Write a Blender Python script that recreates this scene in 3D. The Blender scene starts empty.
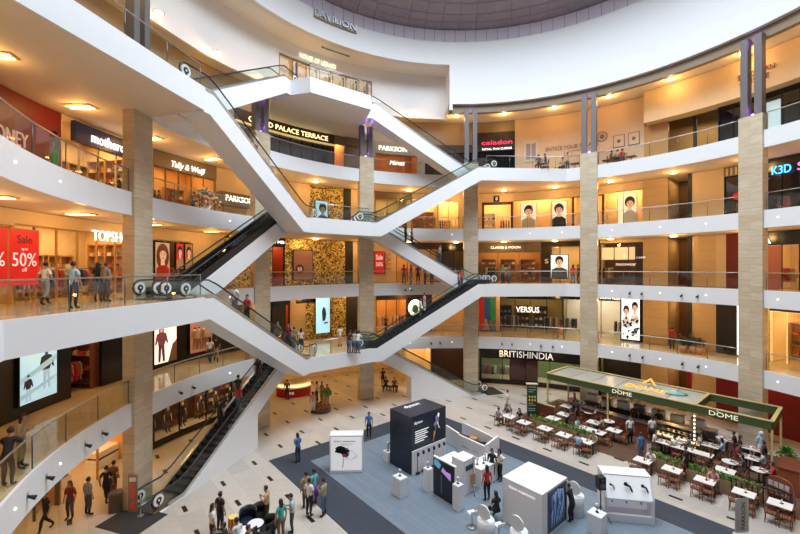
import bpy, math, random
from math import pi, sin, cos, radians, sqrt, atan2
from mathutils import Vector, Matrix
random.seed(7)
COL = bpy.context.scene.collection
CX, CY, R0, RW = 5.5, 19.0, 18.3, 22.0      # atrium centre, slab edge radius, shop wall radius
EYE = 11.55
Z = [0.0, 5.0, 10.0, 15.0, 20.0, 25.0]

# ---------------------------------------------------------------- geometry helpers
def th(px, r):
    """bearing (about the atrium centre) of the far wall of radius r met by the sight line of a pixel column"""
    a = (px - 400) / 400.0
    A = a * a + 1; B = -2 * (a * CX + CY); C = CX * CX + CY * CY - r * r
    D = (-B + sqrt(max(B * B - 4 * A * C, 0))) / (2 * A)
    t = atan2(D - CY, a * D - CX)
    return t if t > -pi / 2 else t + 2 * pi
def gp(px, py, z=0.0):
    p = (py - 267.0) / (EYE - z)
    return Vector(((px - 400) / p, 400.0 / p, z))
def P(t, r, z=0.0):
    return Vector((CX + r * cos(t), CY + r * sin(t), z))
U2 = Vector((.65, -.76, 0)).normalized(); V2 = Vector((.76, .65, 0)).normalized()
def uv(u, v, z=0.0):
    return U2 * u + V2 * v + Vector((0, 0, z))
RZU = atan2(U2.y, U2.x)

class Curved:                      # x runs left to right as seen from the atrium, y outwards, z up
    def __init__(s, t, r, z): s.t, s.r, s.z = t, r, z
    def __call__(s, x, y, z): return P(s.t - x / s.r, s.r + y, s.z + z)
    def origin(s): return P(s.t, s.r, s.z), s.t - pi / 2
class Flat:
    def __init__(s, x, y, z, rz=0):
        s.o = Vector((x, y, z)); s.rz = rz; s.c, s.s = cos(rz), sin(rz)
    def __call__(s, x, y, z): return s.o + Vector((x * s.c - y * s.s, x * s.s + y * s.c, z))
    def origin(s): return s.o, s.rz
LOCAL = None

class MB:
    def __init__(s, f=None): s.f = f; s.v = []; s.F = []; s.m = []; s.ms = []; s.cur = 0; s.sm = []
    def mat(s, m):
        if m not in s.ms: s.ms.append(m)
        s.cur = s.ms.index(m); return s
    def P(s, x, y, z):
        s.v.append(tuple(s.f(x, y, z)) if s.f else (x, y, z)); return len(s.v) - 1
    def face(s, idx, sm=False): s.F.append(tuple(idx)); s.m.append(s.cur); s.sm.append(sm)
    def quad(s, a, b, c, d): s.face([s.P(*a), s.P(*b), s.P(*c), s.P(*d)])
    def box(s, a, b, n=1):
        x0, y0, z0 = a; x1, y1, z1 = b
        rows = []
        for i in range(n + 1):
            x = x0 + (x1 - x0) * i / n
            rows.append([s.P(x, y0, z0), s.P(x, y1, z0), s.P(x, y1, z1), s.P(x, y0, z1)])
        for i in range(n):
            p, q = rows[i], rows[i + 1]
            for k in range(4):
                l = (k + 1) % 4
                s.face([p[k], q[k], q[l], p[l]])
        s.face(rows[0]); s.face(rows[-1][::-1]); return s
    def cbox(s, x, y, z, sx, sy, sz, n=1):
        return s.box((x - sx / 2, y - sy / 2, z), (x + sx / 2, y + sy / 2, z + sz), n)
    def prism(s, pts, z0, z1):      # pts counter-clockwise in x,y
        a = [s.P(x, y, z0) for x, y in pts]; b = [s.P(x, y, z1) for x, y in pts]
        n = len(pts)
        for i in range(n):
            j = (i + 1) % n; s.face([a[i], a[j], b[j], b[i]])
        s.face(a[::-1]); s.face(b); return s
    def slab(s, pts, y0, y1):       # outline in x,z, thickness along y
        a = [s.P(x, y0, z) for x, z in pts]; b = [s.P(x, y1, z) for x, z in pts]
        n = len(pts)
        for i in range(n):
            j = (i + 1) % n; s.face([a[i], a[j], b[j], b[i]][::-1])
        s.face(a); s.face(b[::-1]); return s
    def lathe(s, x, y, prof, n=16, sx=1, sy=1):
        rings = []
        for r, z in prof:
            rings.append([s.P(x + r * sx * cos(2 * pi * k / n), y + r * sy * sin(2 * pi * k / n), z) for k in range(n)])
        for a, b in zip(rings, rings[1:]):
            for k in range(n):
                l = (k + 1) % n; s.face([a[k], a[l], b[l], b[k]], True)
        s.face(rings[0][::-1]); s.face(rings[-1]); return s
    def ball(s, x, y, z, rx, ry, rz, n=12, m=8):
        prof = [(max(sin(pi * i / m), .02), -cos(pi * i / m)) for i in range(m + 1)]
        rings = [[s.P(x + rx * r * cos(2 * pi * k / n), y + ry * r * sin(2 * pi * k / n), z + rz * h) for k in range(n)] for r, h in prof]
        for a, b in zip(rings, rings[1:]):
            for k in range(n):
                l = (k + 1) % n; s.face([a[k], a[l], b[l], b[k]], True)
        s.face(rings[0][::-1]); s.face(rings[-1]); return s
    def tube(s, pts, r, n=6, closed=False):
        pts = [Vector(p) for p in pts]; rings = []; N = len(pts)
        up = Vector((0, 0, 1))
        for i, p in enumerate(pts):
            if closed: d = pts[(i + 1) % N] - pts[i - 1]
            else: d = pts[min(i + 1, N - 1)] - pts[max(i - 1, 0)]
            d.normalize()
            a = d.cross(up)
            if a.length < .05: a = d.cross(Vector((1, 0, 0)))
            if i and a.dot(last) < 0 and abs(d.z) > .9: a = -a
            a.normalize(); last = a
            b = a.cross(d)
            rr = r[i] if isinstance(r, (list, tuple)) else r
            rings.append([s.P(*(p + a * rr * cos(2 * pi * k / n) + b * rr * sin(2 * pi * k / n))) for k in range(n)])
        L = list(zip(rings, rings[1:])) + ([(rings[-1], rings[0])] if closed else [])
        for q, w in L:
            for k in range(n):
                l = (k + 1) % n; s.face([q[k], q[l], w[l], w[k]], True)
        if not closed: s.face(rings[0][::-1]); s.face(rings[-1])
        return s
    def strip(s, A, B, sm=False):   # A, B lists of points, quads between
        a = [s.P(*p) for p in A]; b = [s.P(*p) for p in B]
        for i in range(len(a) - 1): s.face([a[i], a[i + 1], b[i + 1], b[i]], sm)
        return s
    def build(s, name, mat=None, parent=None, label=None, bevel=0, local=False):
        me = bpy.data.meshes.new(name)
        v = s.v
        if parent is not None and not local:
            inv = parent.matrix_basis.inverted(); v = [tuple(inv @ Vector(p)) for p in v]
        me.from_pydata(v, [], s.F)
        mats = s.ms if s.ms else [mat]
        for m in mats: me.materials.append(m)
        me.polygons.foreach_set('material_index', s.m if s.ms else [0] * len(s.F))
        me.polygons.foreach_set('use_smooth', s.sm)
        me.validate(); me.update()
        import bmesh
        bm = bmesh.new(); bm.from_mesh(me); bmesh.ops.recalc_face_normals(bm, faces=bm.faces); bm.to_mesh(me); bm.free()
        o = bpy.data.objects.new(name, me); COL.objects.link(o)
        if parent is not None: o.parent = parent
        if label: o['label'] = label
        if bevel:
            b = o.modifiers.new('bev', 'BEVEL'); b.width = bevel; b.segments = 2; b.limit_method = 'ANGLE'
        return o

def thing(name, label, cat, fr=None, group=None):
    o = bpy.data.objects.new(name, None); COL.objects.link(o); o.empty_display_size = .2
    if fr is not None:
        loc, rz = fr.origin(); o.location = loc; o.rotation_euler = (0, 0, rz)
        o.matrix_basis = Matrix.Translation(loc) @ Matrix.Rotation(rz, 4, 'Z')
    o['label'] = label; o['category'] = cat
    if group: o['group'] = group
    return o
def tag(o, label, cat, group=None, kind=None):
    if label: o['label'] = label
    if cat: o['category'] = cat
    if group: o['group'] = group
    if kind: o['kind'] = kind
    return o
def struct(o): o['kind'] = 'structure'; return o
def dup(root, loc, rz, label=None, group=None):
    r = root.copy(); COL.objects.link(r); r.location = loc; r.rotation_euler = (0, 0, rz)
    if label: r['label'] = label
    if group: r['group'] = group
    def rec(a, b):
        for ch in KIDS.get(a.name, []):
            c = ch.copy(); COL.objects.link(c); c.parent = b; rec(ch, c)
    if root.name not in KIDS:
        def idx(o):
            KIDS[o.name] = list(o.children)
            for c in o.children: idx(c)
        idx(root)
    rec(root, r); return r
KIDS = {}

# ---------------------------------------------------------------- materials
def M(name, col, rough=.5, metal=0.0, var=.06, scale=4.0, emis=0.0, bump=0.0, ecol=None, coat=0.0, stretch=None):
    m = bpy.data.materials.new(name); m.use_nodes = True
    nt = m.node_tree; N = nt.nodes; b = N['Principled BSDF']
    c = (col[0], col[1], col[2], 1)
    tc = N.new('ShaderNodeTexCoord'); no = N.new('ShaderNodeTexNoise'); no.inputs['Scale'].default_value = scale
    no.inputs['Detail'].default_value = 4
    if stretch:
        mp = N.new('ShaderNodeMapping'); mp.inputs['Scale'].default_value = stretch
        nt.links.new(tc.outputs['Object'], mp.inputs[0]); nt.links.new(mp.outputs[0], no.inputs['Vector'])
    else: nt.links.new(tc.outputs['Object'], no.inputs['Vector'])
    mx = N.new('ShaderNodeMix'); mx.data_type = 'RGBA'
    mx.inputs[6].default_value = tuple(min(1, x * (1 - var)) for x in c[:3]) + (1,)
    mx.inputs[7].default_value = tuple(min(1, x * (1 + var)) for x in c[:3]) + (1,)
    nt.links.new(no.outputs['Fac'], mx.inputs[0]); nt.links.new(mx.outputs[2], b.inputs['Base Color'])
    b.inputs['Roughness'].default_value = rough; b.inputs['Metallic'].default_value = metal
    if coat: b.inputs['Coat Weight'].default_value = coat
    if emis:
        b.inputs['Emission Color'].default_value = (ecol or col) + (1,) if len(ecol or col) == 3 else (ecol or col)
        b.inputs['Emission Strength'].default_value = emis
        nt.links.new(mx.outputs[2], b.inputs['Emission Color']) if not ecol else None
    if bump:
        bp = N.new('ShaderNodeBump'); bp.inputs['Strength'].default_value = bump
        nt.links.new(no.outputs['Fac'], bp.inputs['Height']); nt.links.new(bp.outputs[0], b.inputs['Normal'])
    m.diffuse_color = c
    return m
def brickmat(name, c1, c2, mort, bw, bh, rough=.4, mortar=.012, offset=.5, axes='xz', rot=0.0, grain=0.0, loc=(0, 0, 0), spec=.5):
    m = bpy.data.materials.new(name); m.use_nodes = True
    nt = m.node_tree; N = nt.nodes; L = nt.links; b = N['Principled BSDF']
    tc = N.new('ShaderNodeTexCoord'); sp = N.new('ShaderNodeSeparateXYZ'); cb = N.new('ShaderNodeCombineXYZ')
    if axes == 'xy':
        mp = N.new('ShaderNodeMapping'); mp.vector_type = 'TEXTURE'; mp.inputs['Rotation'].default_value = (0, 0, rot); mp.inputs['Location'].default_value = loc
        L.new(tc.outputs['Object'], mp.inputs[0]); vec = mp.outputs[0]
    else:
        L.new(tc.outputs['Object'], sp.inputs[0])
        ad = N.new('ShaderNodeMath'); L.new(sp.outputs[0], ad.inputs[0]); L.new(sp.outputs[1], ad.inputs[1])
        L.new(ad.outputs[0], cb.inputs[0]); L.new(sp.outputs[2], cb.inputs[1]); vec = cb.outputs[0]
    br = N.new('ShaderNodeTexBrick'); L.new(vec, br.inputs['Vector'])
    br.inputs['Scale'].default_value = 1; br.offset = offset
    br.inputs['Color1'].default_value = c1 + (1,); br.inputs['Color2'].default_value = c2 + (1,); br.inputs['Mortar'].default_value = mort + (1,)
    br.inputs['Brick Width'].default_value = bw; br.inputs['Row Height'].default_value = bh
    br.inputs['Mortar Size'].default_value = mortar; br.inputs['Bias'].default_value = 0
    out = br.outputs['Color']
    no = N.new('ShaderNodeTexNoise'); no.inputs['Scale'].default_value = 1.3; no.inputs['Detail'].default_value = 5
    mp2 = N.new('ShaderNodeMapping'); mp2.inputs['Scale'].default_value = (1, 1, 6) if axes != 'xy' else (1, 3, 1)
    L.new(tc.outputs['Object'], mp2.inputs[0]); L.new(mp2.outputs[0], no.inputs['Vector'])
    mr = N.new('ShaderNodeMapRange'); mr.inputs[3].default_value = 1 - grain; mr.inputs[4].default_value = 1 + grain * .6
    L.new(no.outputs['Fac'], mr.inputs[0])
    mu = N.new('ShaderNodeMix'); mu.data_type = 'RGBA'; mu.blend_type = 'MULTIPLY'; mu.inputs[0].default_value = 1
    L.new(out, mu.inputs[6]); L.new(mr.outputs[0], mu.inputs[7]); L.new(mu.outputs[2], b.inputs['Base Color'])
    b.inputs['Roughness'].default_value = rough; b.inputs['Specular IOR Level'].default_value = spec
    m['out'] = 1
    return m
def glassmat(name, tint, clear=.8, rough=.02):
    m = bpy.data.materials.new(name); m.use_nodes = True
    nt = m.node_tree; N = nt.nodes; L = nt.links
    for n in list(N):
        if n.type == 'BSDF_PRINCIPLED': N.remove(n)
    out = [n for n in N if n.type == 'OUTPUT_MATERIAL'][0]
    t = N.new('ShaderNodeBsdfTransparent'); t.inputs[0].default_value = tint + (1,)
    g = N.new('ShaderNodeBsdfGlossy'); g.inputs['Roughness'].default_value = rough; g.inputs[0].default_value = (1, 1, 1, 1)
    ge = N.new('ShaderNodeNewGeometry'); dt = N.new('ShaderNodeVectorMath'); dt.operation = 'DOT_PRODUCT'; L.new(ge.outputs['Normal'], dt.inputs[0]); L.new(ge.outputs['Incoming'], dt.inputs[1])
    ab = N.new('ShaderNodeMath'); ab.operation = 'ABSOLUTE'; L.new(dt.outputs['Value'], ab.inputs[0])
    om = N.new('ShaderNodeMath'); om.operation = 'SUBTRACT'; om.inputs[0].default_value = 1; L.new(ab.outputs[0], om.inputs[1])
    pw = N.new('ShaderNodeMath'); pw.operation = 'POWER'; L.new(om.outputs[0], pw.inputs[0]); pw.inputs[1].default_value = 5
    no = N.new('ShaderNodeTexNoise'); no.inputs['Scale'].default_value = .6
    n2 = N.new('ShaderNodeMath'); n2.operation = 'MULTIPLY_ADD'; n2.inputs[1].default_value = .03; n2.inputs[2].default_value = .035; L.new(no.outputs['Fac'], n2.inputs[0])
    ad = N.new('ShaderNodeMath'); ad.operation = 'MULTIPLY_ADD'; ad.inputs[1].default_value = .7; L.new(pw.outputs[0], ad.inputs[0]); L.new(n2.outputs[0], ad.inputs[2])
    x = N.new('ShaderNodeMixShader'); L.new(ad.outputs[0], x.inputs[0]); L.new(t.outputs[0], x.inputs[1]); L.new(g.outputs[0], x.inputs[2]); L.new(x.outputs[0], out.inputs[0])
    return m

WHITE = M('white_paint', (.80, .81, .82), .35, var=.02)
CLAD = M('white_cladding', (.82, .83, .84), .3, var=.02)
SOFFIT = M('cream_ceiling_plaster', (.80, .70, .56), .7, var=.03)
SOFFIT2 = M('white_ceiling_plaster', (.80, .78, .74), .7, var=.03)
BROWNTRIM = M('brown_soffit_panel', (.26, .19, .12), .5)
STEEL = M('brushed_steel', (.55, .55, .53), .3, .9)
DSTEEL = M('dark_grey_steel', (.14, .14, .15), .35, .7)
RUBBER = M('black_rubber', (.012, .012, .013), .4)
BLACK = M('black_gloss', (.010, .010, .012), .2)
BLACKM = M('black_matt', (.014, .013, .013), .6)
NAVY = M('navy_panel', (.012, .018, .035), .3)
GLOSSW = M('gloss_white', (.85, .85, .86), .25, var=.01)
DOME = M('purple_grey_mesh', (.36, .32, .38), .5, .3, var=.25, scale=.5)
LAV = M('lavender_panel', (.72, .67, .80), .5, var=.03)
TRAV = brickmat('travertine_blocks', (.58, .47, .32), (.68, .58, .43), (.42, .33, .22), 1.6, .45, .35, .006, axes='xz', grain=.35)
BEIGE = brickmat('beige_wall_stone', (.62, .44, .22), (.66, .48, .25), (.45, .30, .15), 1.2, .8, .35, .008, axes='xz', grain=.10)
CREAM = M('cream_wall_panel', (.72, .56, .34), .5)
LFLOOR = brickmat('polished_tan_tiles', (.58, .43, .24), (.64, .49, .29), (.40, .28, .15), .9, .9, .12, .006, axes='xy', grain=.06)
GLASS = glassmat('clear_rail_glass', (.86, .93, .91))
SHOPG = glassmat('shop_glass', (.93, .95, .93))
def goldmat():
    m = bpy.data.materials.new('gold_leaf_mosaic'); m.use_nodes = True; nt = m.node_tree; N = nt.nodes; b = N['Principled BSDF']
    tc = N.new('ShaderNodeTexCoord'); vo = N.new('ShaderNodeTexVoronoi'); vo.inputs['Scale'].default_value = 9; nt.links.new(tc.outputs['Object'], vo.inputs['Vector'])
    sp = N.new('ShaderNodeSeparateColor'); nt.links.new(vo.outputs['Color'], sp.inputs[0])
    cr = N.new('ShaderNodeValToRGB'); e = cr.color_ramp.elements; e[0].color = (.10, .07, .01, 1); e[0].position = .15; e[1].color = (1, .82, .34, 1); e[1].position = .85
    k = cr.color_ramp.elements.new(.5); k.color = (.62, .42, .07, 1)
    nt.links.new(sp.outputs[0], cr.inputs[0]); nt.links.new(cr.outputs[0], b.inputs['Base Color']); b.inputs['Metallic'].default_value = .35; b.inputs['Roughness'].default_value = .35
    return m
GOLD = goldmat()
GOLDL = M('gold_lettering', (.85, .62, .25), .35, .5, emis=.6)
LIT = M('lit_white_letters', (1, .96, .88), .5, emis=1.7, var=0)
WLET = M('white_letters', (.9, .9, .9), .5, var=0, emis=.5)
WOOD = M('dark_red_wood', (.16, .045, .02), .35, var=.3, scale=6, stretch=(1, 1, 6))
OAK = M('orange_wood', (.50, .27, .09), .35, var=.2, scale=5, stretch=(1, 1, 6))
TAUPE = M('taupe_fascia', (.20, .15, .09), .45)
DARKBR = M('dark_brown_panel', (.045, .022, .014), .4)
REDW = M('crimson_wall', (.20, .008, .007), .4)
REDP = M('red_poster', (.62, .02, .03), .5, emis=.25)
REDD = M('dark_red_wall', (.16, .012, .01), .5)
NAVYS = M('navy_sign', (.008, .018, .14), .3)
CARPD = brickmat('slate_carpet', (.035, .045, .065), (.042, .052, .072), (.028, .036, .052), 2.4, .3, .85, .01, axes='xy', rot=RZU, grain=.1)
CARPL = brickmat('blue_grey_carpet', (.155, .20, .245), (.18, .225, .27), (.13, .17, .21), 2.4, .3, .8, .012, axes='xy', rot=RZU, grain=.08)
GLOW = M('warm_lamp_glow', (1, .72, .34), .5, emis=14, var=0)
SPOTG = M('spot_glow', (1, .9, .7), .5, emis=3, var=0)
PURPLE = M('purple_uplight', (.45, .2, 1), .5, emis=10, var=0)

# ground floor: offset tiles with small black inlays at every second joint
def groundmat():
    m = brickmat('stone_floor_tiles', (.44, .41, .37), (.58, .53, .46), (.36, .33, .29), 4.6, 1.05, .38, .006, axes='xy', rot=RZU, grain=.14, spec=.35)
    nt = m.node_tree; N = nt.nodes; L = nt.links; b = N['Principled BSDF']
    src = b.inputs['Base Color'].links[0].from_socket
    tc = [n for n in N if n.type == 'TEX_COORD'][0]
    mp = N.new('ShaderNodeMapping'); mp.vector_type = 'TEXTURE'; mp.inputs['Rotation'].default_value = (0, 0, RZU); mp.inputs['Location'].default_value = tuple(uv(-23.5, 8.8))
    L.new(tc.outputs['Object'], mp.inputs[0])
    sp = N.new('ShaderNodeSeparateXYZ'); L.new(mp.outputs[0], sp.inputs[0])
    def ma(op, a, b_=None, c=None):
        n = N.new('ShaderNodeMath'); n.operation = op
        for i, x in enumerate((a, b_, c)):
            if x is None: continue
            if isinstance(x, (int, float)): n.inputs[i].default_value = x
            else: L.new(x, n.inputs[i])
        return n.outputs[0]
    v = ma('DIVIDE', sp.outputs[1], 2.1); row = ma('ROUND', v)
    dv = ma('ABSOLUTE', ma('SUBTRACT', v, row))
    u = ma('ADD', ma('DIVIDE', sp.outputs[0], 2.3), ma('MULTIPLY', row, .5)); du = ma('ABSOLUTE', ma('SUBTRACT', u, ma('ROUND', u)))
    k = ma('MULTIPLY', ma('LESS_THAN', dv, .045), ma('LESS_THAN', du, .13))
    mx = N.new('ShaderNodeMix'); mx.data_type = 'RGBA'; L.new(k, mx.inputs[0]); L.new(src, mx.inputs[6]); mx.inputs[7].default_value = (.015, .012, .012, 1)
    L.new(mx.outputs[2], b.inputs['Base Color']); return m
GROUND = groundmat()

# ---------------------------------------------------------------- text and flat figures
def textmesh(body):
    cu = bpy.data.curves.new('lettering', 'FONT'); cu.body = body; cu.size = 1; cu.extrude = .02; cu.resolution_u = 3
    o = bpy.data.objects.new('lettering', cu); COL.objects.link(o)
    dg = bpy.context.evaluated_depsgraph_get()
    me = bpy.data.meshes.new_from_object(o.evaluated_get(dg)); bpy.data.objects.remove(o)
    V = [tuple(v.co) for v in me.vertices]; F = [tuple(p.vertices) for p in me.polygons]
    bpy.data.meshes.remove(me); return V, F
def text(mb, body, x, y, z, w, h, depth=.04, rot=0, shear=0):
    """letters of overall width w and height h centred on x,z standing on the surface y (towards -y)"""
    V, F = textmesh(body)
    xs = [v[0] for v in V]; ys = [v[1] for v in V]
    ax, bx, ay, by = min(xs), max(xs), min(ys), max(ys)
    base = len(mb.v)
    for v in V:
        lx = ((v[0] - ax) / (bx - ax) - .5) * w; lz = ((v[1] - ay) / (by - ay) - .5) * h
        lx += shear * lz
        if rot: lx, lz = lx * cos(rot) - lz * sin(rot), lx * sin(rot) + lz * cos(rot)
        mb.P(x + lx, y - (depth if v[2] > 0 else 0), z + lz)
    for f in F: mb.face([base + i for i in f])
    return mb
def ell(cx, cz, rx, rz, n=14): return [(cx + rx * cos(2 * pi * k / n), cz + rz * sin(2 * pi * k / n)) for k in range(n)]
def portrait(mb, x, z, s, y, skin, hair, shirt, mirror=1, long=False, w=None):
    """a printed half-figure: shoulders, neck, face, hair; s = height"""
    kx = 1 if w is None else min(1, w * .49 / (.36 * s)); kh = 1 if w is None else min(1, w * .46 / (.22 * s))
    q = lambda pts, k=1: [(x + mirror * a * s * k, z + b * s) for a, b in pts] if mirror > 0 else [(x - a * s * k, z + b * s) for a, b in pts][::-1]
    mb.mat(hair).slab(q(ell(0, .76, .17, .20) if not long else ell(0, .66, .22, .32), kh), y, y - .004)
    mb.mat(shirt).slab(q([(-.36, 0), (.36, 0), (.33, .36), (.12, .47), (-.12, .47), (-.33, .36)], kx), y - .004, y - .008)
    mb.mat(skin).slab(q([(-.07, .44), (.07, .44), (.06, .62), (-.06, .62)], kh), y - .008, y - .011)
    mb.slab(q(ell(0.01, .70, .115, .155), kh), y - .011, y - .014)
    mb.mat(hair).slab(q([(-.13, .78), (-.10, .75), (-.04, .80), (.06, .80), (.11, .74), (.13, .78), (.10, .90), (0, .94), (-.11, .90)], kh), y - .014, y - .017)
    for e in (-.042, .055):
        mb.slab(q(ell(e, .715, .022, .012, 8), kh), y - .014, y - .017); mb.slab(q([(e - .03, .745), (e + .03, .745), (e + .02, .757), (e - .02, .757)], kh), y - .014, y - .017)
    mb.slab(q([(0, .70), (.012, .70), (.02, .66), (.0, .655)], kh), y - .014, y - .0165)
    mb.mat(LIPS).slab(q(ell(.008, .62, .036, .013, 10), kh), y - .014, y - .017)
def fullfigure(mb, x, z, s, y, skin, top, leg, hair):
    q = lambda pts: [(x + a * s, z + b * s) for a, b in pts]
    mb.mat(leg).slab(q([(-.10, .02), (-.03, .02), (0, .42), (.05, .02), (.12, .02), (.09, .52), (-.09, .52)]), y, y - .004)
    mb.mat(top).slab(q([(-.10, .48), (.10, .48), (.13, .60), (.19, .50), (.22, .54), (.15, .80), (.05, .84), (-.05, .84), (-.15, .80), (-.21, .52), (-.17, .50), (-.12, .62)]), y - .004, y - .008)
    mb.mat(skin).slab(q(ell(0, .91, .055, .075)), y - .008, y - .011)
    mb.mat(hair).slab(q([(-.06, .92), (.06, .92), (.05, .99), (-.05, .99)]), y - .011, y - .014)
LIPS = M('printed_lips', (.45, .08, .07), .5)
SKINP = M('printed_skin', (.75, .50, .36), .5, emis=.5); HAIRP = M('printed_dark_hair', (.03, .02, .02), .5)
# ================================================================ THE BUILDING
SR, SRb, SRa = (7.5, 34.5), (6.75, 37.15), (14.5, 34.9)
SL, SLb, SLa = (-9.4, 19.0), (-12.8, 20.1), (-10.9, 10.9)
M2, M2b, M1, M1b = (-2.4, 31.7), (-3.35, 35.05), (-6.4, 28.6), (-9.55, 29.6)
def ang(p): return math.degrees(atan2(p[1] - CY, p[0] - CX)) % 360
A0, A1 = -20, 226
def circ(a, b, step=2.0, r=R0):
    n = max(1, int(math.ceil((b - a) / step)))
    return [(CX + r * cos(radians(a + (b - a) * i / n)), CY + r * sin(radians(a + (b - a) * i / n))) for i in range(n + 1)]
def outline(even):
    if even:
        return circ(A0, ang(SRa)) + [SR, SRb] + circ(ang(SRb) + .6, ang(SLb) - .5) + [SLb, SL] + circ(ang(SLa), A1)
    return circ(A0, ang(M2b)) + [M2, M1] + circ(ang(M1b), A1)
def offset(pts, d):     # towards the atrium
    out = []
    for i, p in enumerate(pts):
        a = Vector(pts[max(i - 1, 0)]); b = Vector(p); c = Vector(pts[min(i + 1, len(pts) - 1)])
        n = Vector((0, 0))
        ns = []
        for q, w in ((a, b), (b, c)):
            e = w - q
            if e.length > 1e-6: e.normalize(); ns.append(Vector((-e.y, e.x)))
        n = sum(ns, Vector((0, 0))); n.normalize()
        k = 1 / max(.4, n.dot(ns[0]))
        out.append(tuple(b + n * d * k))
    return out
ROUT = 27.6
outer = circ(A0, A1, 3, ROUT)
def level_slab(i):
    z = Z[i]; pts = outline(i % 2 == 0)
    poly = outer + pts[::-1]
    m = MB().prism(poly, z - .45, z); struct(m.build('floor', LFLOOR))
    m = MB().prism(poly, z - .95, z - .452); struct(m.build('ceiling', SOFFIT))
    inn = offset(pts, .10)
    m = MB()
    ring = []
    for (a, b) in zip(pts, inn):
        ring.append([m.P(a[0], a[1], z - 1.0), m.P(b[0], b[1], z - 1.0), m.P(b[0], b[1], z + .10), m.P(a[0], a[1], z + .10)])
    for q, w in zip(ring, ring[1:]):
        for k in range(4):
            l = (k + 1) % 4; m.face([q[k], w[k], w[l], q[l]])
    m.face(ring[0]); m.face(ring[-1])
    struct(m.build('trim_%d' % i, WHITE))
    return pts
for i in (1, 2, 3, 4): level_slab(i)
# ground
g = MB().prism(circ(-60, 240, 4, 42), -.3, 0); struct(g.build('floor', GROUND))
# level five platform
arc = circ(math.degrees(th(376, 22)), math.degrees(th(276, 22)), 2, 23.4)
p5 = [M2] + [(-3.35, 35.05)] + arc + [M1b, M1]
p5 = [M1, M2, M2b] + arc + [M1b]
struct(MB().prism(p5, 24.55, 25.0).build('floor', LFLOOR))
struct(MB().prism(p5, 23.95, 24.548).build('ceiling', SOFFIT2))
m = MB()
for a, b, d in ((M1, M2, 0), (M2, M2b, 0), (M1b, M1, 0)):
    a, b = Vector(a), Vector(b); e = (b - a).normalized(); n = Vector((e.y, -e.x))
    q = [a - e * .1, b + e * .1, b + e * .1 + n * .1, a - e * .1 + n * .1]
    m.prism([tuple(x) for x in q], 24.0, 25.1)
struct(m.build('trim_5', WHITE))

# bulkhead, upper walls, dome
tN = th(449.5, R0); degN = math.degrees(tN)
def annular(a, b, r0, r1, z0, z1, mat, name, step=2.0):
    A = circ(a, b, step, r0); B = circ(a, b, step, r1)
    o = MB().prism(B + A[::-1], z0, z1).build(name, mat); return struct(o)
annular(A0, degN, R0, R0 + .35, 26.75, 32.5, WHITE, 'wall_upper_right')
annular(degN, A1, R0, R0 + .35, 30.4, 32.5, WHITE, 'wall_upper_left')
annular(A0, degN, R0 + .36, R0 + .75, 26.05, 26.9, BROWNTRIM, 'trim_6')
annular(A0, degN, R0 + .75, ROUT, 26.3, 26.7, SOFFIT, 'ceiling')
annular(degN, math.degrees(th(374, 20.7)), 20.9, ROUT, 26.3, 26.69, SOFFIT, 'ceiling')
annular(math.degrees(th(277, 20.7)), A1, 20.9, ROUT, 26.3, 26.69, SOFFIT, 'ceiling')
annular(math.degrees(th(374, 20.7)), math.degrees(th(277, 20.7)), 20.96, 23.4, 29.2, 29.35, SOFFIT2, 'ceiling')
annular(degN, A1, 20.7, 20.95, 29.2, 30.4, WHITE, 'wall_upper_back')
a276, a376 = math.degrees(th(279, 20.7)), math.degrees(th(372, 20.7))
annular(degN, a376, 20.7, 20.95, 26.2, 29.2, WHITE, 'wall_upper_back')
annular(a276, A1, 20.7, 20.95, 26.2, 29.2, WHITE, 'wall_upper_back')
annular(degN, A1, R0 + .3, 21.5, 30.4, 30.7, SOFFIT2, 'ceiling')
tt = radians(degN); e = Vector((cos(tt), sin(tt)))
m = MB(Flat(CX, CY, 0, tt)); m.box((R0 + .02, -.3, 26.2), (21.2, 0, 30.4)); struct(m.build('wall_end', WHITE))
# lavender ring and dome
annular(A0, A1, R0 + .25, R0 + .5, 32.45, 33.75, LAV, 'wall_ring')
m = MB()
for k in range(int((A1 - A0) / 3) + 1):
    t = radians(A0 + k * 3); m.tube([P(t, R0 + .24, 32.5), P(t, R0 + .24, 33.75)], .018, 4)
struct(m.build('trim_7', M('dark_seam', (.25, .23, .3), .5)))
prof = [(18.9, 33.7), (17.5, 34.6), (15.8, 35.5), (13.8, 36.3), (11.6, 37.0)]
m = MB(); na = 72
rings = [[m.P(*P(2 * pi * k / na, r, z)) for k in range(na)] for r, z in prof]
for a, b in zip(rings, rings[1:]):
    for k in range(na): m.face([a[k], a[(k + 1) % na], b[(k + 1) % na], b[k]], True)
struct(m.build('ceiling', DOME))
m = MB()
for k in range(na): m.tube([P(2 * pi * k / na, r, z - .03) for r, z in prof], .025, 4)
for r, z in prof[:4]:
    for dz in (0, 1):
        rr = r - .85 * dz; zz = z + .45 * dz
        m.tube([P(2 * pi * k / 72, rr, zz - .04) for k in range(72)], .02, 4, True)
struct(m.build('trim_8', M('pale_dome_rib', (.42, .36, .44), .5, .3)))
# annulus closing the top between wall and outer shell
for (a, b, zz, zt) in ((A0, A1, 0, 26.4),):
    annular(a, b, ROUT - .05, ROUT + .2, zz, zt, CREAM, 'wall_outer', 4)

# PAVILION lettering on the bulkhead
fr = Curved(th(335, R0), R0, 31.9)
t = thing('pavilion_sign', 'silver PAVILION lettering over a painted brown shadow strip high on the white bulkhead', 'sign', fr)
MB(fr).box((-2.0, -.10, -.12), (2.0, -.002, .02), 10).build('shadow_strip', BROWNTRIM, t)  # brown strip stands in for the shadow below the letters
text(MB(fr), 'PAVILION', 0, -.03, .34, 3.9, .55, .12).build('lettering', M('silver_letters', (.5, .48, .5), .3, .8), t)

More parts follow.
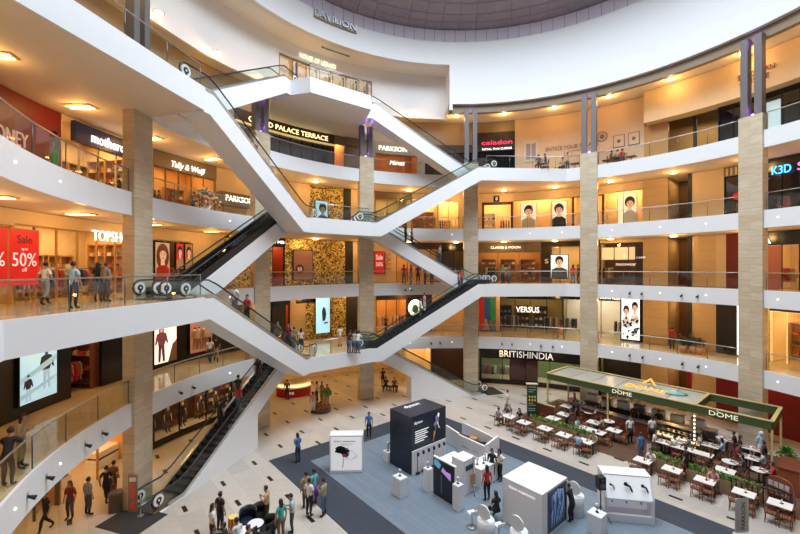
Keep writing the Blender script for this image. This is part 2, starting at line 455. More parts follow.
# ---------------------------------------------------------------- columns
TC = {}
for px, where in ((750, 'by the café at the right'), (588.5, 'beside the café, right of the centre'), (471, 'behind the crossing escalators'),
                  (367, 'behind the escalator landings'), (263, 'left of the gold mosaic wall'), (144, 'between the left storefronts')):
    t0 = th(px, 18.05); TC[px] = math.degrees(t0)
    fr = Curved(t0, 18.05, 0); fl = Flat(*(P(t0, 18.05, 0)), t0 - pi / 2)
    t = thing('stone_column', 'tall beige travertine column ' + where, 'column', fl)
    m = MB(fl); m.box((-.66, 0, 0), (.66, .6, 21.2)); sh = m.build('shaft', TRAV, t, bevel=.02)
    PT = 23.9 if px in (263, 367) else 26.25
    for x in (-.38, .38):
        MB(fl).box((x - .2, .08, 21.2), (x + .2, .52, PT)).build('steel_post', M('grey_post_paint', (.15, .14, .14), .5, .2), t)
    m = MB(fl); m.lathe(0, .3, [(.07, 21.2), (.09, 21.3), (.05, 21.34)], 10); m.build('uplight', PURPLE, t)
    for zz, en in ((21.6, 12), (PT - .35, 10)):
        la = bpy.data.lights.new('column_uplight', 'POINT'); la.energy = en; la.color = (.45, .2, 1); la.shadow_soft_size = .08
        lo = bpy.data.objects.new('column_uplight', la); COL.objects.link(lo); lo.location = fl(0, .05, zz)
    
# ---------------------------------------------------------------- railings
RAIL = DSTEEL
def railing(pts, z, label, h=1.08, rail=STEEL):
    """glass balustrade along a plan polyline"""
    pts = [Vector((p[0], p[1], z)) for p in pts]
    mid = pts[len(pts) // 2]
    t = thing('glass_railing', label, 'railing', Flat(mid.x, mid.y, z, 0))
    # resample
    L = [0]
    for a, b in zip(pts, pts[1:]): L.append(L[-1] + (b - a).length)
    def at(s):
        for i in range(len(pts) - 1):
            if s <= L[i + 1] + 1e-9:
                return pts[i].lerp(pts[i + 1], (s - L[i]) / max(L[i + 1] - L[i], 1e-9))
        return pts[-1]
    n = max(1, round(L[-1] / 2.0)); up = Vector((0, 0, 1))
    MB().tube([p + up * h for p in pts], .03, 6).build('handrail', rail, t)
    for k in range(n + 1):
        p = at(L[-1] * k / n)
        MB().tube([p + up * .02, p + up * (h - .01)], .022, 5).build('post', DSTEEL, t)
    for k in range(n):
        a, b = L[-1] * k / n + .05, L[-1] * (k + 1) / n - .05
        q = [at(a), at((a + b) / 2), at(b)]
        MB().strip([p + up * .1 for p in q], [p + up * (h - .04) for p in q]).build('glass_pane', GLASS, t)
    return t
FL = {1: 'first', 2: 'second', 3: 'third', 4: 'fourth', 5: 'fifth'}
def arcrail(i, a, b, where):
    pts = circ(a, b, 2.0, R0 + .02)
    railing(pts, Z[i] + .1, 'glass railing on the %s floor edge %s' % (FL[i], where))
c750, c588, c471, c367, c263, c144 = [TC[k] for k in (750, 588.5, 471, 367, 263, 144)]
g = 2.3
for i in (1, 3):
    arcrail(i, A0, c750 - g, 'right of the right-hand column')
    arcrail(i, c750 + g, c588 - g, 'between the two right columns')
    arcrail(i, c588 + g, c471 - g, 'between the second and third columns from the right')
    arcrail(i, c471 + g, ang(M2b) - 1, 'behind the right escalators')
    arcrail(i, ang(M1b) + 1, c144 - g, 'behind the left escalators')
    arcrail(i, c144 + g, A1, 'left of the left-hand column')
    railing(offset([M2, M1], -.12), Z[i] + .1, 'glass railing along the %s floor landing between the escalators' % FL[i])
for i in (2, 4):
    arcrail(i, A0, c750 - g, 'right of the right-hand column')
    arcrail(i, c750 + g, c588 - g, 'between the two right columns')
    railing([circ(c588 + g, c588 + g + .1, 1)[0], offset([SRa, SR], -.1)[0], offset([SRa, SR], -.1)[1]], Z[i] + .1, 'glass railing on the %s floor by the right escalator tops' % FL[i])
    arcrail(i, ang(SRb) + 2, c367 - g, 'behind the right escalators')
    arcrail(i, c367 + g, c263 - g, 'in front of the gold mosaic bay')
    arcrail(i, c263 + g, ang(SLb) - 1, 'behind the left escalators')
    railing([offset([SL, SLa], -.1)[0]] + [offset([SL, SLa], -.1)[1]] + circ(ang(SLa) + 2, A1, 2, R0 + .02), Z[i] + .1, 'glass railing along the %s floor left of the escalators' % FL[i])
railing(offset([M2, M1], -.12), 25.1, 'glass railing along the topmost escalator landing')

# ---------------------------------------------------------------- escalators
dA = Vector((.307, .952, 0)).normalized(); nA = Vector((-dA.y, dA.x, 0))
dB = Vector((.962, .272, 0)).normalized(); nB = Vector((-dB.y, dB.x, 0))
ESC = {}
STEPM = M('dark_step_metal', (.035, .035, .037), .4, .6, var=.3, scale=20)
stepmesh = None
def escalator(key, origin, d, n, off, zlo, up_along, label, run, skirt=.12, ground=False):
    """origin = landing corner (x,y); d = plan direction away from origin, up_along True when it climbs along d."""
    o = Vector((origin[0], origin[1], 0)) + n * off
    if up_along: base = o; dd = d; side = 1
    else: base = o + d * run; dd = -d; side = 1
    rz = atan2(dd.y, dd.x)
    fl = Flat(base.x, base.y, zlo, rz)          # local x = up the slope, z from the lower floor
    t = thing('escalator', label, 'escalator', fl)
    s0 = .6; s1 = run - .8; H = 5.0
    def zz(s): return 0 if s < s0 else (H if s > s1 else (s - s0) / (s1 - s0) * H)
    W = .62
    # cladding: side outline
    bot = -1.0
    if ground:
        sup = 6.3
        prof = [(-.9, 0.0), (s0, .02), (s1, H + .08), (run + .05, H + .08), (run + .05, H - 1.0), (s1 + .2, H - 1.0), (sup, zz(sup) - 1.15), (sup, 0.0)]
    else:
        prof = [(-.05, .08), (s0, .08), (s1, H + .08), (run + .05, H + .08), (run + .05, H - 1.0), (s1 + .25, H - 1.0), (s0 + .35, -1.0), (-.05, -1.0)]
    m = MB(fl)
    for y0, y1 in ((-W - .12, -W), (W, W + .12)):
        m.slab(prof, y0, y1)
    # soffit / body
    if ground: body = [(s0, -.1 + .1), (s1, H - .25), (run, H - .25), (run, H - .98), (s1 + .2, H - .98), (sup, zz(sup) - 1.13), (sup, 0.0)]
    else: body = [(0, -.25), (s0 + .1, -.25), (s1 - .1, H - .25), (run, H - .25), (run, H - .98), (s1 + .25, H - .98), (s0 + .35, -.98), (0, -.98)]
    m.slab(body, -W, W)
    m.build('cladding', CLAD, t)
    # skirt strips
    for y in (-W, W):
        m = MB(fl); s = 1 if y > 0 else -1
        q = [(-.3, .05), (s0, .05), (s1, H + .05), (run + .3, H + .05)]
        m.slab(q + [(a, b + skirt + .05) for a, b in q[::-1]], y - .03, y + .10 * s + .03)
        m.build('skirt_panel', BLACKM if skirt > .3 else STEEL, t)
    # steps
    global stepmesh
    rise = .2; ns = int(H / rise); going = (s1 - s0) / ns
    if stepmesh is None:
        sm = MB(); sm.box((0, -.58, -.24), (going * 1.02, .58, 0)); so = sm.build('step', STEPM); stepmesh = so.data; bpy.data.objects.remove(so)
    for k in range(ns):
        so = bpy.data.objects.new('step', stepmesh); COL.objects.link(so); so.parent = t; so.location = (s0 + going * k, 0, rise * (k + 1))
    for a, b, z in ((-1.0, s0, .02), (s1, run + 1.0, H + .02)):
        if not ground and a < 0: a = -1.0
        MB(fl).box((a, -.58, z - .04), (b, .58, z + .02)).build('landing_plate', DSTEEL, t)
    # balustrade glass + handrails + newels
    hr = .92; rr = .36
    for y in (-W + .04, W - .04):
        A = [(-.75, .12), (s0, .12), (s1, H + .12), (run + .75, H + .12)]
        B = [(a, b + hr - .15) for a, b in A]
        MB(fl).strip([(a, y, b) for a, b in A], [(a, y, b) for a, b in B]).build('balustrade_glass', GLASS, t)
        pts = []
        for k in range(7):
            an = pi * 1.5 - pi * k / 6; pts.append((-.75 + rr * cos(an), y, .56 + rr * sin(an)))
        pts += [(s0 - .2, y, hr), (s0 + .4, y, hr + .25), (s1 - .4, y, H + hr - .25), (s1 + .2, y, H + hr)]
        for k in range(7):
            an = pi * .5 - pi * k / 6; pts.append((run + .75 + rr * cos(an), y, H + .56 + rr * sin(an)))
        MB(fl).tube(pts, .04, 6).build('handrail', RUBBER, t)
        for xx, zb in ((-.75, 0), (run + .75, H)):
            nm = MB(fl); s = 1 if y > 0 else -1
            ringo = [(xx + .27 * cos(2 * pi * k / 16), zb + .56 + .27 * sin(2 * pi * k / 16)) for k in range(16)]
            nm.slab(ringo, y - .025, y + .025)
            no = nm.build('newel_disc', GLOSSW, t)
            hm = MB(fl); hm.slab([(xx + .15 * cos(2 * pi * k / 12), zb + .56 + .15 * sin(2 * pi * k / 12)) for k in range(12)], y - .035, y + .035)
            hm.slab([(xx - .05, zb + .32), (xx + .05, zb + .32), (xx + .05, zb + .44), (xx - .05, zb + .44)], y - .035, y + .035)
            hm.build('newel_hub', BLACK, t)
            hb = MB(fl); hb.slab([(xx + .05 * cos(2 * pi * k / 8), zb + .56 + .05 * sin(2 * pi * k / 8)) for k in range(8)], y - .045, y + .045); hb.build('newel_cap', GLOSSW, t)
    ESC[key] = (fl, zz, rz)
    return t
LA = (Vector(M1) - Vector(SL)).length; LB = (Vector(SR) - Vector(M2)).length
escalator('E4', M1, -dA, -(-nA), .70, 5, True, 'white escalator from the first floor landing up to the second floor at the left', LA)
escalator('E1', M1, -dA, nA, .70, 15, True, 'white escalator from the third floor landing up to the fourth floor at the left', LA)
escalator('E3', SL, dA, nA, 2.42, 10, True, 'white escalator climbing from the second floor left station to the third floor landing', LA, skirt=.45)
escalator('E9', SL, dA, nA, 2.42, 20, True, 'white escalator climbing from the fourth floor left to the topmost landing', LA)
escalator('E7', SL, dA, nA, 2.42, 0, True, 'white escalator from the ground floor left up to the first floor landing', LA, ground=True)
escalator('E5', M2, dB, nB, .70, 5, True, 'white escalator from the first floor landing up to the second floor at the right', LB, skirt=.35)
escalator('E2', M2, dB, nB, .70, 15, True, 'white escalator from the third floor landing up to the fourth floor at the right', LB)
escalator('E6', M2, dB, nB, 2.42, 10, False, 'white escalator descending from the third floor landing to the second floor at the right', LB)
escalator('E0', M2, dB, nB, 2.42, 20, False, 'white escalator descending from the topmost landing to the fourth floor right', LB)
escalator('E8', M2, dB, nB, 2.42, 0, False, 'white escalator from the first floor landing down to the ground by the dark storefront', LB, ground=True)
def esc_pt(key, s, y=0):
    fl, zz, rz = ESC[key]
    k = math.floor((s - .6) / ((LA - 1.4) / 25)) + 1 if s > .6 else 0
    return fl(s, y, min(5, max(0, k * .2)) + .01), rz

# ---------------------------------------------------------------- ceiling lights over the walkways
first = None; firstlong = None; i_long = [False]
GLOWL = M('warm_tube_glow', (1, .66, .26), .5, emis=5, var=0)
def ceiling_lamp(t, r, zc, e, lab, grp, col=(1, .54, .17)):
    global first
    fr = Flat(*P(t, r, zc), t - pi / 2)
    if i_long[0]:
        global firstlong
        if firstlong is None:
            firstlong = thing('recessed_light', lab, 'ceiling light', fr, grp)
            m = MB(fr); m.box((-.28, -.62, -.05), (.28, .62, 0)); m.build('housing', CREAM, firstlong)
            for x in (-.13, .13): MB(fr).box((x - .05, -.55, -.08), (x + .05, .55, -.051)).build('lamp_tube', GLOWL, firstlong)
        else: dup(firstlong, P(t, r, zc), t - pi / 2, lab, grp)
    elif first is None:
        first = thing('ceiling_light', lab, 'ceiling light', fr, grp)
        MB(fr).lathe(0, 0, [(.30, -.06), (.32, -.05), (.32, .0)], 16).build('rim', STEEL, first)
        MB(fr).lathe(0, 0, [(.20, -.11), (.25, -.08), (.26, -.062)], 16).build('lamp_glass', GLOW, first)
    else: dup(first, P(t, r, zc), t - pi / 2, lab, grp)
    if e:
        la = bpy.data.lights.new('ceiling_light_lamp', 'POINT'); la.energy = e; la.color = col; la.shadow_soft_size = .18
        lo = bpy.data.objects.new('ceiling_light_lamp', la); COL.objects.link(lo); lo.location = P(t, r, zc - .42)
LE = 56
for i, zc in ((0, 4.05), (1, 9.05), (2, 14.05), (3, 19.05), (4, 26.3)):
    fln = {0: 'ground floor', 1: 'first floor', 2: 'second floor', 3: 'third floor', 4: 'fourth floor'}[i]
    for k, a in enumerate(range(-14, 224, 13)):
        r = 20.4 if i < 4 else 19.9
        i_long[0] = a > 150 and i in (1, 2, 3)
        ceiling_lamp(radians(a), r, zc, LE * {4: 1.6, 0: .6}.get(i, 1), ('long recessed' if i_long[0] else 'round warm') + ' ceiling light over the %s walkway' % fln, ('long recessed' if i_long[0] else 'ceiling') + ' lights over the %s walkway' % fln)
i_long[0] = False
# ================================================================ SHOPFRONTS
def area(fr, x, y, z, sx, sy, e, col=(1, .60, .24)):
    la = bpy.data.lights.new('shop_light', 'AREA'); la.shape = 'RECTANGLE'; la.size = sx; la.size_y = sy; la.energy = e * .48; la.color = col
    lo = bpy.data.objects.new('shop_light', la); COL.objects.link(lo); lo.location = fr(x, y, z); lo.rotation_euler = (0, 0, fr.origin()[1])
def px_x(fr, px): return (fr.t - th(px, fr.r)) * fr.r
def bayframe(i, p0, p1, r=RW):
    a, b = th(p0, r), th(p1, r)
    c = (a + b) / 2; return Curved(c, r, Z[i] + .02), (a - b) * r
def solid(i, p0, p1, mat, h=4.0, z0=0.0, r=RW, label=None, th_=.3, name=None):
    fr, w = bayframe(i, p0, p1, r)
    m = MB(fr); m.box((-w / 2, 0, z0), (w / 2, th_, z0 + h), max(1, int(w / .9)))
    return struct(m.build(name or 'wall_%s' % ['ground', 'first', 'second', 'third', 'fourth', 'fifth'][i], mat))
INTW = M('warm_shop_plaster', (.78, .62, .38), .6)
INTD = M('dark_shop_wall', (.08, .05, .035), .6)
INTO = M('amber_shop_wall', (.70, .38, .12), .5)
INTB = M('pale_shop_wall', (.85, .82, .74), .5)
def shop(i, p0, p1, name, label, frame=DARKBR, hdr=.7, hmat=None, back=INTW, power=120, col=(1, .60, .24), panes=3, door=None, depth=3.6, h=4.0, glass=True, shelf=None, side=None, fw=.07, sill=.0, r=RW):
    """glazed shopfront bay with a lit room behind; returns (thing, frame, width)"""
    fr, w = bayframe(i, p0, p1, r); n = max(1, int(w / .9))
    t = thing(name, label, 'shopfront', fr)
    if hdr: MB(fr).box((-w / 2, -.06, h - hdr), (w / 2, .25, h), n).build('header', hmat or frame, t)
    m = MB(fr)
    for x in (-w / 2 + fw / 2, w / 2 - fw / 2): m.box((x - fw / 2, 0, 0), (x + fw / 2, .2, h - hdr))
    m.box((-w / 2, .02, h - hdr - .06), (w / 2, .2, h - hdr), n)
    if sill: m.box((-w / 2, .02, 0), (w / 2, .2, sill), n)
    for k in range(1, panes): x = -w / 2 + w * k / panes; m.box((x - .03, .04, 0), (x + .03, .14, h - hdr))
    m.build('frame', frame, t)
    if glass:
        for k in range(panes):
            if door is not None and k == door: continue
            x0, x1 = -w / 2 + w * k / panes + .04, -w / 2 + w * (k + 1) / panes - .04
            MB(fr).strip([(x0, .09, sill + .02), (x1, .09, sill + .02)], [(x0, .09, h - hdr - .07), (x1, .09, h - hdr - .07)]).build('glass_pane', SHOPG, t)
    MB(fr).box((-w / 2, depth, 0), (w / 2, depth + .1, h), n).build('back_wall', back, t)
    for x in (-w / 2, w / 2): MB(fr).box((x - .04, .2, 0), (x + .04, depth, h)).build('side_wall', side or back, t)
    if power: area(fr, 0, depth * .5, h - .12, w * .75, depth * .5, power, col)
    return t, fr, w
GARC = [M('cloth_%d' % k, c, .8) for k, c in enumerate([(.02, .02, .025), (.5, .03, .04), (.6, .55, .5), (.10, .14, .28), (.35, .22, .12), (.75, .72, .68), (.55, .12, .2), (.16, .2, .13)])]
gm = None
def rack(fr, x, y, n, label_where, w=1.3, dark=False):
    global gm
    n = max(5, int(n * .72)); o, rz = fr.origin(); q = fr(x, y, 0)
    f = Flat(q.x, q.y, q.z, rz)
    t = thing('clothes_rack', 'clothes rack with garments ' + label_where, 'clothes rack', f)
    m = MB(f)
    for s in (-1, 1): m.tube([(s * w / 2, 0, .01), (s * w / 2, 0, 1.45)], .02, 5).tube([(s * w / 2, -.25, .03), (s * w / 2, .25, .03)], .02, 5)
    m.build('stand', STEEL, t)
    MB(f).tube([(-w / 2, 0, 1.45), (w / 2, 0, 1.45)], .018, 5).build('rail', STEEL, t)
    if gm is None:
        a = MB(); a.slab([(-.22, .45), (.20, .42), (.21, 1.0), (.27, .72), (.34, .76), (.24, 1.30), (.06, 1.38), (0, 1.34), (-.06, 1.38), (-.24, 1.30), (-.34, .76), (-.27, .72), (-.21, 1.0)], -.04, .04)
        ob = a.build('garment', GARC[0]); gm = []
        for c in GARC:
            d = ob.data.copy(); d.materials[0] = c; gm.append(d)
        bpy.data.objects.remove(ob)
    for k in range(n):
        gi = (k * 3 + int(abs(x) * 7)) % 8 if not dark else random.choice([0, 0, 3, 4, 2]); ob = bpy.data.objects.new('garment', gm[gi]); COL.objects.link(ob)
        ob.location = f(-w / 2 + w * (k + .5) / n, 0, .05); ob.rotation_euler = (0, 0, rz + pi / 2 * .86)
        tag(ob, RCOL[gi] + ' garment on rack ' + label_where, 'garment', 'garments ' + label_where)
boxm = [M('goods_%d' % k, c, .5) for k, c in enumerate([(.75, .7, .6), (.35, .18, .08), (.08, .07, .07), (.6, .45, .2), (.45, .07, .06), (.15, .2, .3)])]
bagmesh = None
GCOL = ['cream', 'brown', 'black', 'tan', 'red', 'blue']
RCOL = ['black', 'red', 'stone', 'navy', 'brown', 'white', 'magenta', 'green']
def shelves(fr, x, y, w, rows, cols, label_where, h=2.4, mat=OAK, lit=True):
    """open shelf unit with handbags and folded goods standing on it"""
    global bagmesh
    q = fr(x, y, 0); rz = fr.t - x / fr.r - pi / 2 if hasattr(fr, 't') else fr.rz
    f = Flat(q.x, q.y, q.z, rz)
    t = thing('display_shelf', 'display shelf unit ' + label_where, 'shelf', f)
    m = MB(f)
    for s in (-1, 1): m.box((s * w / 2 - .03, -.2, 0), (s * w / 2 + .03, .2, h))
    m.box((-w / 2, .18, 0), (w / 2, .22, h)); m.build('carcass', mat, t)
    for k in range(rows + 1): MB(f).box((-w / 2 + .03, -.2, .25 + k * (h - .3) / rows - .03), (w / 2 - .03, .18, .25 + k * (h - .3) / rows)).build('shelf_board', mat, t)
    if bagmesh is None:
        a = MB(); a.slab([(-.15, 0), (.15, 0), (.12, .22), (-.12, .22)], -.06, .06)
        a.tube([(-.07, 0, .21), (-.06, 0, .29), (0, 0, .33), (.06, 0, .29), (.07, 0, .21)], .012, 5)
        ob = a.build('handbag', boxm[0]); bagmesh = []
        b = MB(); b.box((-.14, -.12, 0), (.14, .12, .07)); b.box((-.13, -.11, .072), (.13, .11, .14)); b.box((-.14, -.12, .142), (.14, .12, .19))
        o2 = b.build('folded_clothes', boxm[0])
        for src in (ob, o2):
            L = []
            for c in boxm:
                d = src.data.copy(); d.materials[0] = c; L.append(d)
            bagmesh.append(L)
        bpy.data.objects.remove(ob); bpy.data.objects.remove(o2)
    for k in range(rows):
        for c in range(cols):
            kind = (k + c) % 2
            ci = random.randrange(6); ob = bpy.data.objects.new(('handbag', 'folded_clothes')[kind], bagmesh[kind][ci]); COL.objects.link(ob)
            ob.location = f(-w / 2 + w * (c + .5) / cols, -.02, .251 + k * (h - .3) / rows); ob.rotation_euler = (0, 0, rz)
            tag(ob, GCOL[ci] + (' handbag', ' clothes')[kind] + ' on shelf unit ' + label_where, ('handbag', 'clothes')[kind], ('handbags ', 'folded clothes ')[kind] + label_where)
def side_shelf(fr, w, d, where, n=2, h=2.9, mat=OAK):
    for k in range(n):
        q = fr(w / 2 - .32, .9 + k * (d - 1.0) / n, 0); f = Flat(q.x, q.y, q.z, fr.t - w / 2 / fr.r - pi)
        shelves(f, 0, 0, min(1.25, (d - 1) / n), 4, 3, ('near', 'far')[k] + ' side wall ' + where, h=h, mat=mat)
def sign(fr, body, x, z, w, h, mat, label, y=-.06, depth=.05, parent=None, name='lettering'):
    m = MB(fr); text(m, body, x, y - .005, z, w, h, depth)
    if parent is not None: return m.build(name, mat, parent)
    o = m.build(name, mat); 
    return o
def poster(i, p0, p1, z0, z1, name, label, bg, draw, y=-.12, r=RW, frame=BLACK, cat='poster'):
    fr, w = bayframe(i, p0, p1, r)
    t = thing(name, label, cat, fr)
    MB(fr).box((-w / 2 - .06, y, z0 - .06), (w / 2 + .06, y + .11, z1 + .06), 3).build('frame', frame, t)
    MB(fr).box((-w / 2, y - .015, z0), (w / 2, y - .002, z1), 3).build('printed_face', bg, t)
    m = MB(fr); draw(m, w, z0, z1, y - .017)
    if m.F: m.build('picture', None, t)
    return t, fr, w
def lit(name, col, e): return M(name, col, .5, var=.04, emis=e)

# ---------------- ground floor
t, fr, w = shop(0, -80, 60, 'corner_shopfront', 'amber-lit glass shopfront under the left walkway, beside the entrance', frame=DSTEEL, back=INTO, power=260, panes=5, hdr=.4)
shelves(fr, 3, 2.8, 2.2, 3, 4, 'at the left of the amber ground floor shop')
shelves(fr, 0, 2.8, 2.2, 3, 4, 'in the middle of the amber ground floor shop')
rack(fr, 2.6, 1.4, 8, 'in the amber ground floor shop')
t, fr, w = shop(0, 60, 134, 'corner_shopfront', 'open amber-lit shop entrance with white counters left of the column', frame=OAK, back=INTO, power=300, panes=2, hdr=.4, glass=False)
for k, (x, y) in enumerate(((-1.2, 1.6), (1.6, 1.4))):
    q = fr(x, y, 0); f = Flat(q.x, q.y, 0, fr.t - pi / 2)
    tt_ = thing('display_counter', 'white layered display counter, %s in the amber shop entrance' % ('left one', 'right one')[k], 'counter', f)
    MB(f).box((-.8, -.4, .0), (.8, .4, .5)).build('base', GLOSSW, tt_); MB(f).box((-.7, -.32, .5), (.7, .32, .62)).build('dark_inset', BLACKM, tt_); MB(f).box((-.8, -.4, .62), (.8, .4, .95)).build('top', GLOSSW, tt_)
rack(fr, 2.4, 2.6, 8, 'by the right wall of the amber shop', dark=True)
solid(0, 134, 152, BEIGE)
t, fr, w = shop(0, 152, 256, 'mannequin_shopfront', 'dark-framed shop window with mannequins behind the ground escalator', frame=BLACK, back=INTD, side=INTD, power=260, panes=4, hdr=.7, hmat=BLACK, fw=.2, sill=.35, depth=2.4)
for x in (-4, -1, 1.2, 3): shelves(fr, x, 2.1, 1.6, 3, 3, 'behind the ground floor mannequins, bay %d' % (int(x + 6)), mat=WOOD)
MANQ = (fr, w)
# concourse beyond
fr, w = bayframe(0, 256, 405, 31)
struct(MB(fr).box((-w / 2 - 3, 0, 0), (w / 2 + 3, .3, 4.9), 12).build('wall_concourse', BEIGE))
struct(MB(fr).box((-w / 2 - 3, -9.2, 4.06), (w / 2 + 3, .3, 4.3), 12).build('ceiling', SOFFIT))
for pp in (256, 405):
    tpp = th(pp, RW); struct(MB(Flat(CX, CY, 0, tpp)).box((RW, -.15, 0), (31, .15, 4.05)).build('wall_concourse_side', BEIGE))
ff = Curved(fr.t, 27, 0)
for k in range(6):
    a = th(262, 24) + (th(400, 24) - th(262, 24)) * (k + .5) / 6
    for r in (24.5, 28.5): ceiling_lamp(a, r, 4.05, 26, 'round warm ceiling light over the deep ground floor concourse', 'ceiling lights over the concourse')
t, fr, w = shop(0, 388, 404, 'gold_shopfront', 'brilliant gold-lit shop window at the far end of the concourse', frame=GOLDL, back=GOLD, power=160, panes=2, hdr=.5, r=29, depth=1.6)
t, fr, w = shop(0, 405, 431, 'cream_entrance', 'cream-lit entrance recess beside the dark storefront', frame=CREAM, back=INTW, power=240, panes=1, hdr=.3, glass=False)
solid(0, 431, 464, DARKBR); solid(0, 464, 480, BEIGE)
t, fr, w = shop(0, 480, 601, 'arched_shopfront', 'black-fronted clothes shop with BRITISH INDIA in white letters', frame=BLACK, back=M('green_backdrop', (.17, .25, .12), .6), power=420, col=(1, .86, .55), panes=5, hdr=1.45, hmat=BLACK, sill=.4, fw=.15, r=21.0)
x0 = -w / 2
sign(fr, 'BRITISHINDIA', px_x(fr, 526), 3.0, 5.0, .62, WLET, '', parent=t)
MB(fr).box((-w / 2 + w * .26, .3, .05), (-w / 2 + w * .50, .4, 2.9), 4).build('entrance_curtain', M('maroon_room', (.12, .02, .015), .7), t)
for k, x in enumerate((-4.4, -2.9, 3.0, 4.6)):
    rack(fr, x, 1.6, 7, 'in the green-lit window, number %d from the left' % (k + 1))
solid(0, 601, 641, BLACKM); solid(0, 641, 668, BEIGE)
solid(0, 690, 716, BEIGE); solid(0, 716, 880, REDW)
# ---------------- recessed lift lobby on levels 0-3
WOODP = M('striped_walnut', (.14, .07, .03), .3, var=.7, scale=3, stretch=(5, 5, .2))
for i in (0, 1, 2, 3):
    fr, w = bayframe(i, 668, 690)
    z1 = 4.0
    struct(MB(fr).box((-w / 2, 3.0, 0), (w / 2, 3.2, z1), 3).build('wall_lobby', WOODP))
    struct(MB(fr).box((-w / 2 - .1, 0, 0), (-w / 2, 3.2, z1)).build('wall_lobby', BEIGE))
    struct(MB(fr).box((w / 2 - .12, -.1, 0), (w / 2 + .12, 3.2, z1)).build('wall_lobby', BLACKM if i else REDW))
    area(fr, 0, 1.5, z1 - .15, w * .5, 1.2, 55)
# ---------------- first floor
def skyfig(m, w, z0, z1, y):
    dark = M('print_dark_blue', (.03, .06, .10), .5); mid = M('print_pale_blue', (.35, .55, .65), .5, emis=.6)
    m.mat(mid).slab([(-w / 2, z0 + .9), (w / 2, z0 + 1.6), (w / 2, z0 + 1.9), (-w / 2, z0 + 1.15)], y, y - .003)
    m.slab([(-w / 2, z0 + .2), (w / 2, z0 + .8), (w / 2, z0 + .95), (-w / 2, z0 + .4)], y, y - .003)
    fullfigure(m, w * .2, z0 + .35, 1.9, y - .004, dark, dark, mid, dark); fullfigure(m, -w * .3, z0 + .05, 1.2, y - .004, dark, dark, mid, dark)
solid(1, -80, 12, BLACKM); solid(1, 12, 70, BLACK)
poster(1, 17, 54, .55, 3.6, 'lit_billboard', 'glowing pale blue billboard of two figures on a snowy slope', lit('sky_blue_screen', (.45, .72, .88), .75), skyfig, cat='billboard')
t, fr, w = shop(1, 70, 103, 'amber_shopfront', 'open shop entrance glowing orange between black walls', frame=BLACK, back=M('brick_brown', (.30, .13, .06), .7), side=M('brown_side', (.25, .12, .06), .7), power=110, col=(1, .62, .35), panes=1, glass=False, hdr=.5)
shelves(fr, -.8, 3.1, 1.5, 4, 4, 'at the left of the orange first floor shop', h=3); shelves(fr, .9, 3.1, 1.5, 4, 4, 'at the right of the orange first floor shop', h=3)
rack(fr, 0, 1.0, 8, 'in the orange first floor shop'); side_shelf(fr, w, 3.6, 'of the orange first floor shop', 2, 3.3, WOOD)
shelves(fr, -.6, 1.7, 1.6, 5, 5, 'mid-left in the orange first floor shop', h=3); shelves(fr, 1.1, 1.7, 1.6, 5, 5, 'mid-right in the orange first floor shop', h=3)
solid(1, 103, 151, BLACK)
def woman(m, w, z0, z1, y):
    bh = M('brown_hair_print', (.18, .08, .03), .5); m.mat(bh).slab(ell(-w * .2, z0 + 2.1, .2, .3), y + .001, y - .003); m.slab(ell(-w * .2, z0 + 1.75, .2, .4), y + .001, y - .003)
    fullfigure(m, -w * .2, z0 + .05, 2.3, y - .003, SKINP, M('violet_print', (.35, .12, .25), .5), M('violet_print_dark', (.22, .08, .16), .5), bh)
    m.mat(M('lace_print', (.3, .16, .1), .5)).slab([(w * .1, z0), (w / 2, z0), (w / 2, z0 + 1.4), (w * .3, z0 + 1.1)], y - .02, y - .023)
poster(1, 153, 175, .35, 3.7, 'lit_billboard', 'bright white billboard of a long-haired woman beside the column', lit('white_screen_warm', (1, .93, .82), .95), woman, cat='billboard')
solid(1, 151, 188, BLACK)
def crowd(m, w, z0, z1, y):
    for k, x in enumerate((-.30 * w, -.12 * w, .10 * w, .28 * w)):
        fullfigure(m, x, z0 + .2, min(2.6, w * .9), y - .015 * k, SKINP, [M('tan_print', (.35, .2, .12), .5), M('cream_print', (.6, .5, .4), .5)][k % 2], M('brown_print', (.25, .12, .07), .5), HAIRP)
solid(1, 188, 286, BLACKM)
poster(1, 189, 211, .5, 3.6, 'brown_billboard', 'brown billboard of four standing figures beside the white one', lit('brown_screen', (.42, .20, .12), .35), crowd, cat='billboard')
t, fr, w = shop(1, 272, 290, 'red_shopfront', 'narrow red-walled shop left of the gold mosaic', frame=BLACK, back=M('red_room', (.5, .06, .05), .6), power=150, panes=1, glass=False, r=21.9)
solid(1, 290, 306, BEIGE)
solid(1, 306, 318, GOLD, r=21.95)
t, fr, w = shop(1, 296, 326, 'dark_kiosk_front', 'dark shop recess with a blue glow between gold mosaic panels', frame=BLACK, back=M('blue_black_room', (.02, .04, .08), .4), power=50, col=(.6, .8, 1), panes=1, glass=False, r=22)
solid(1, 318, 346, GOLD)
def kanji(m, w, z0, z1, y):
    w = w
    d = M('print_ink', (.03, .08, .12), .5)
    m.mat(d).slab([(x * .7 + .1, z0 + 1.6 + z * .9) for x, z in ((-.2, -.6), (.2, -.5), (.35, .1), (.2, .7), (-.1, .9), (-.3, .4))], y, y - .004)
    m.slab([(x * .5 + .3, z0 + .9 + z * .3) for x, z in ((-.5, -.3), (.5, -.1), (.3, .4), (-.3, .2))], y, y - .004)
poster(1, 314, 328, .5, 3.7, 'lit_billboard', 'pale blue lit billboard in front of the gold mosaic', lit('aqua_screen', (.35, .68, .85), 1.0), kanji, y=-.4, cat='billboard')
solid(1, 346, 360, BLACKM); solid(1, 360, 376, BEIGE)
t, fr, w = shop(1, 376, 407, 'orange_shopfront', 'orange-lit shop with dark pillars right of the middle column', frame=DARKBR, back=INTO, power=210, panes=3, hdr=.7)
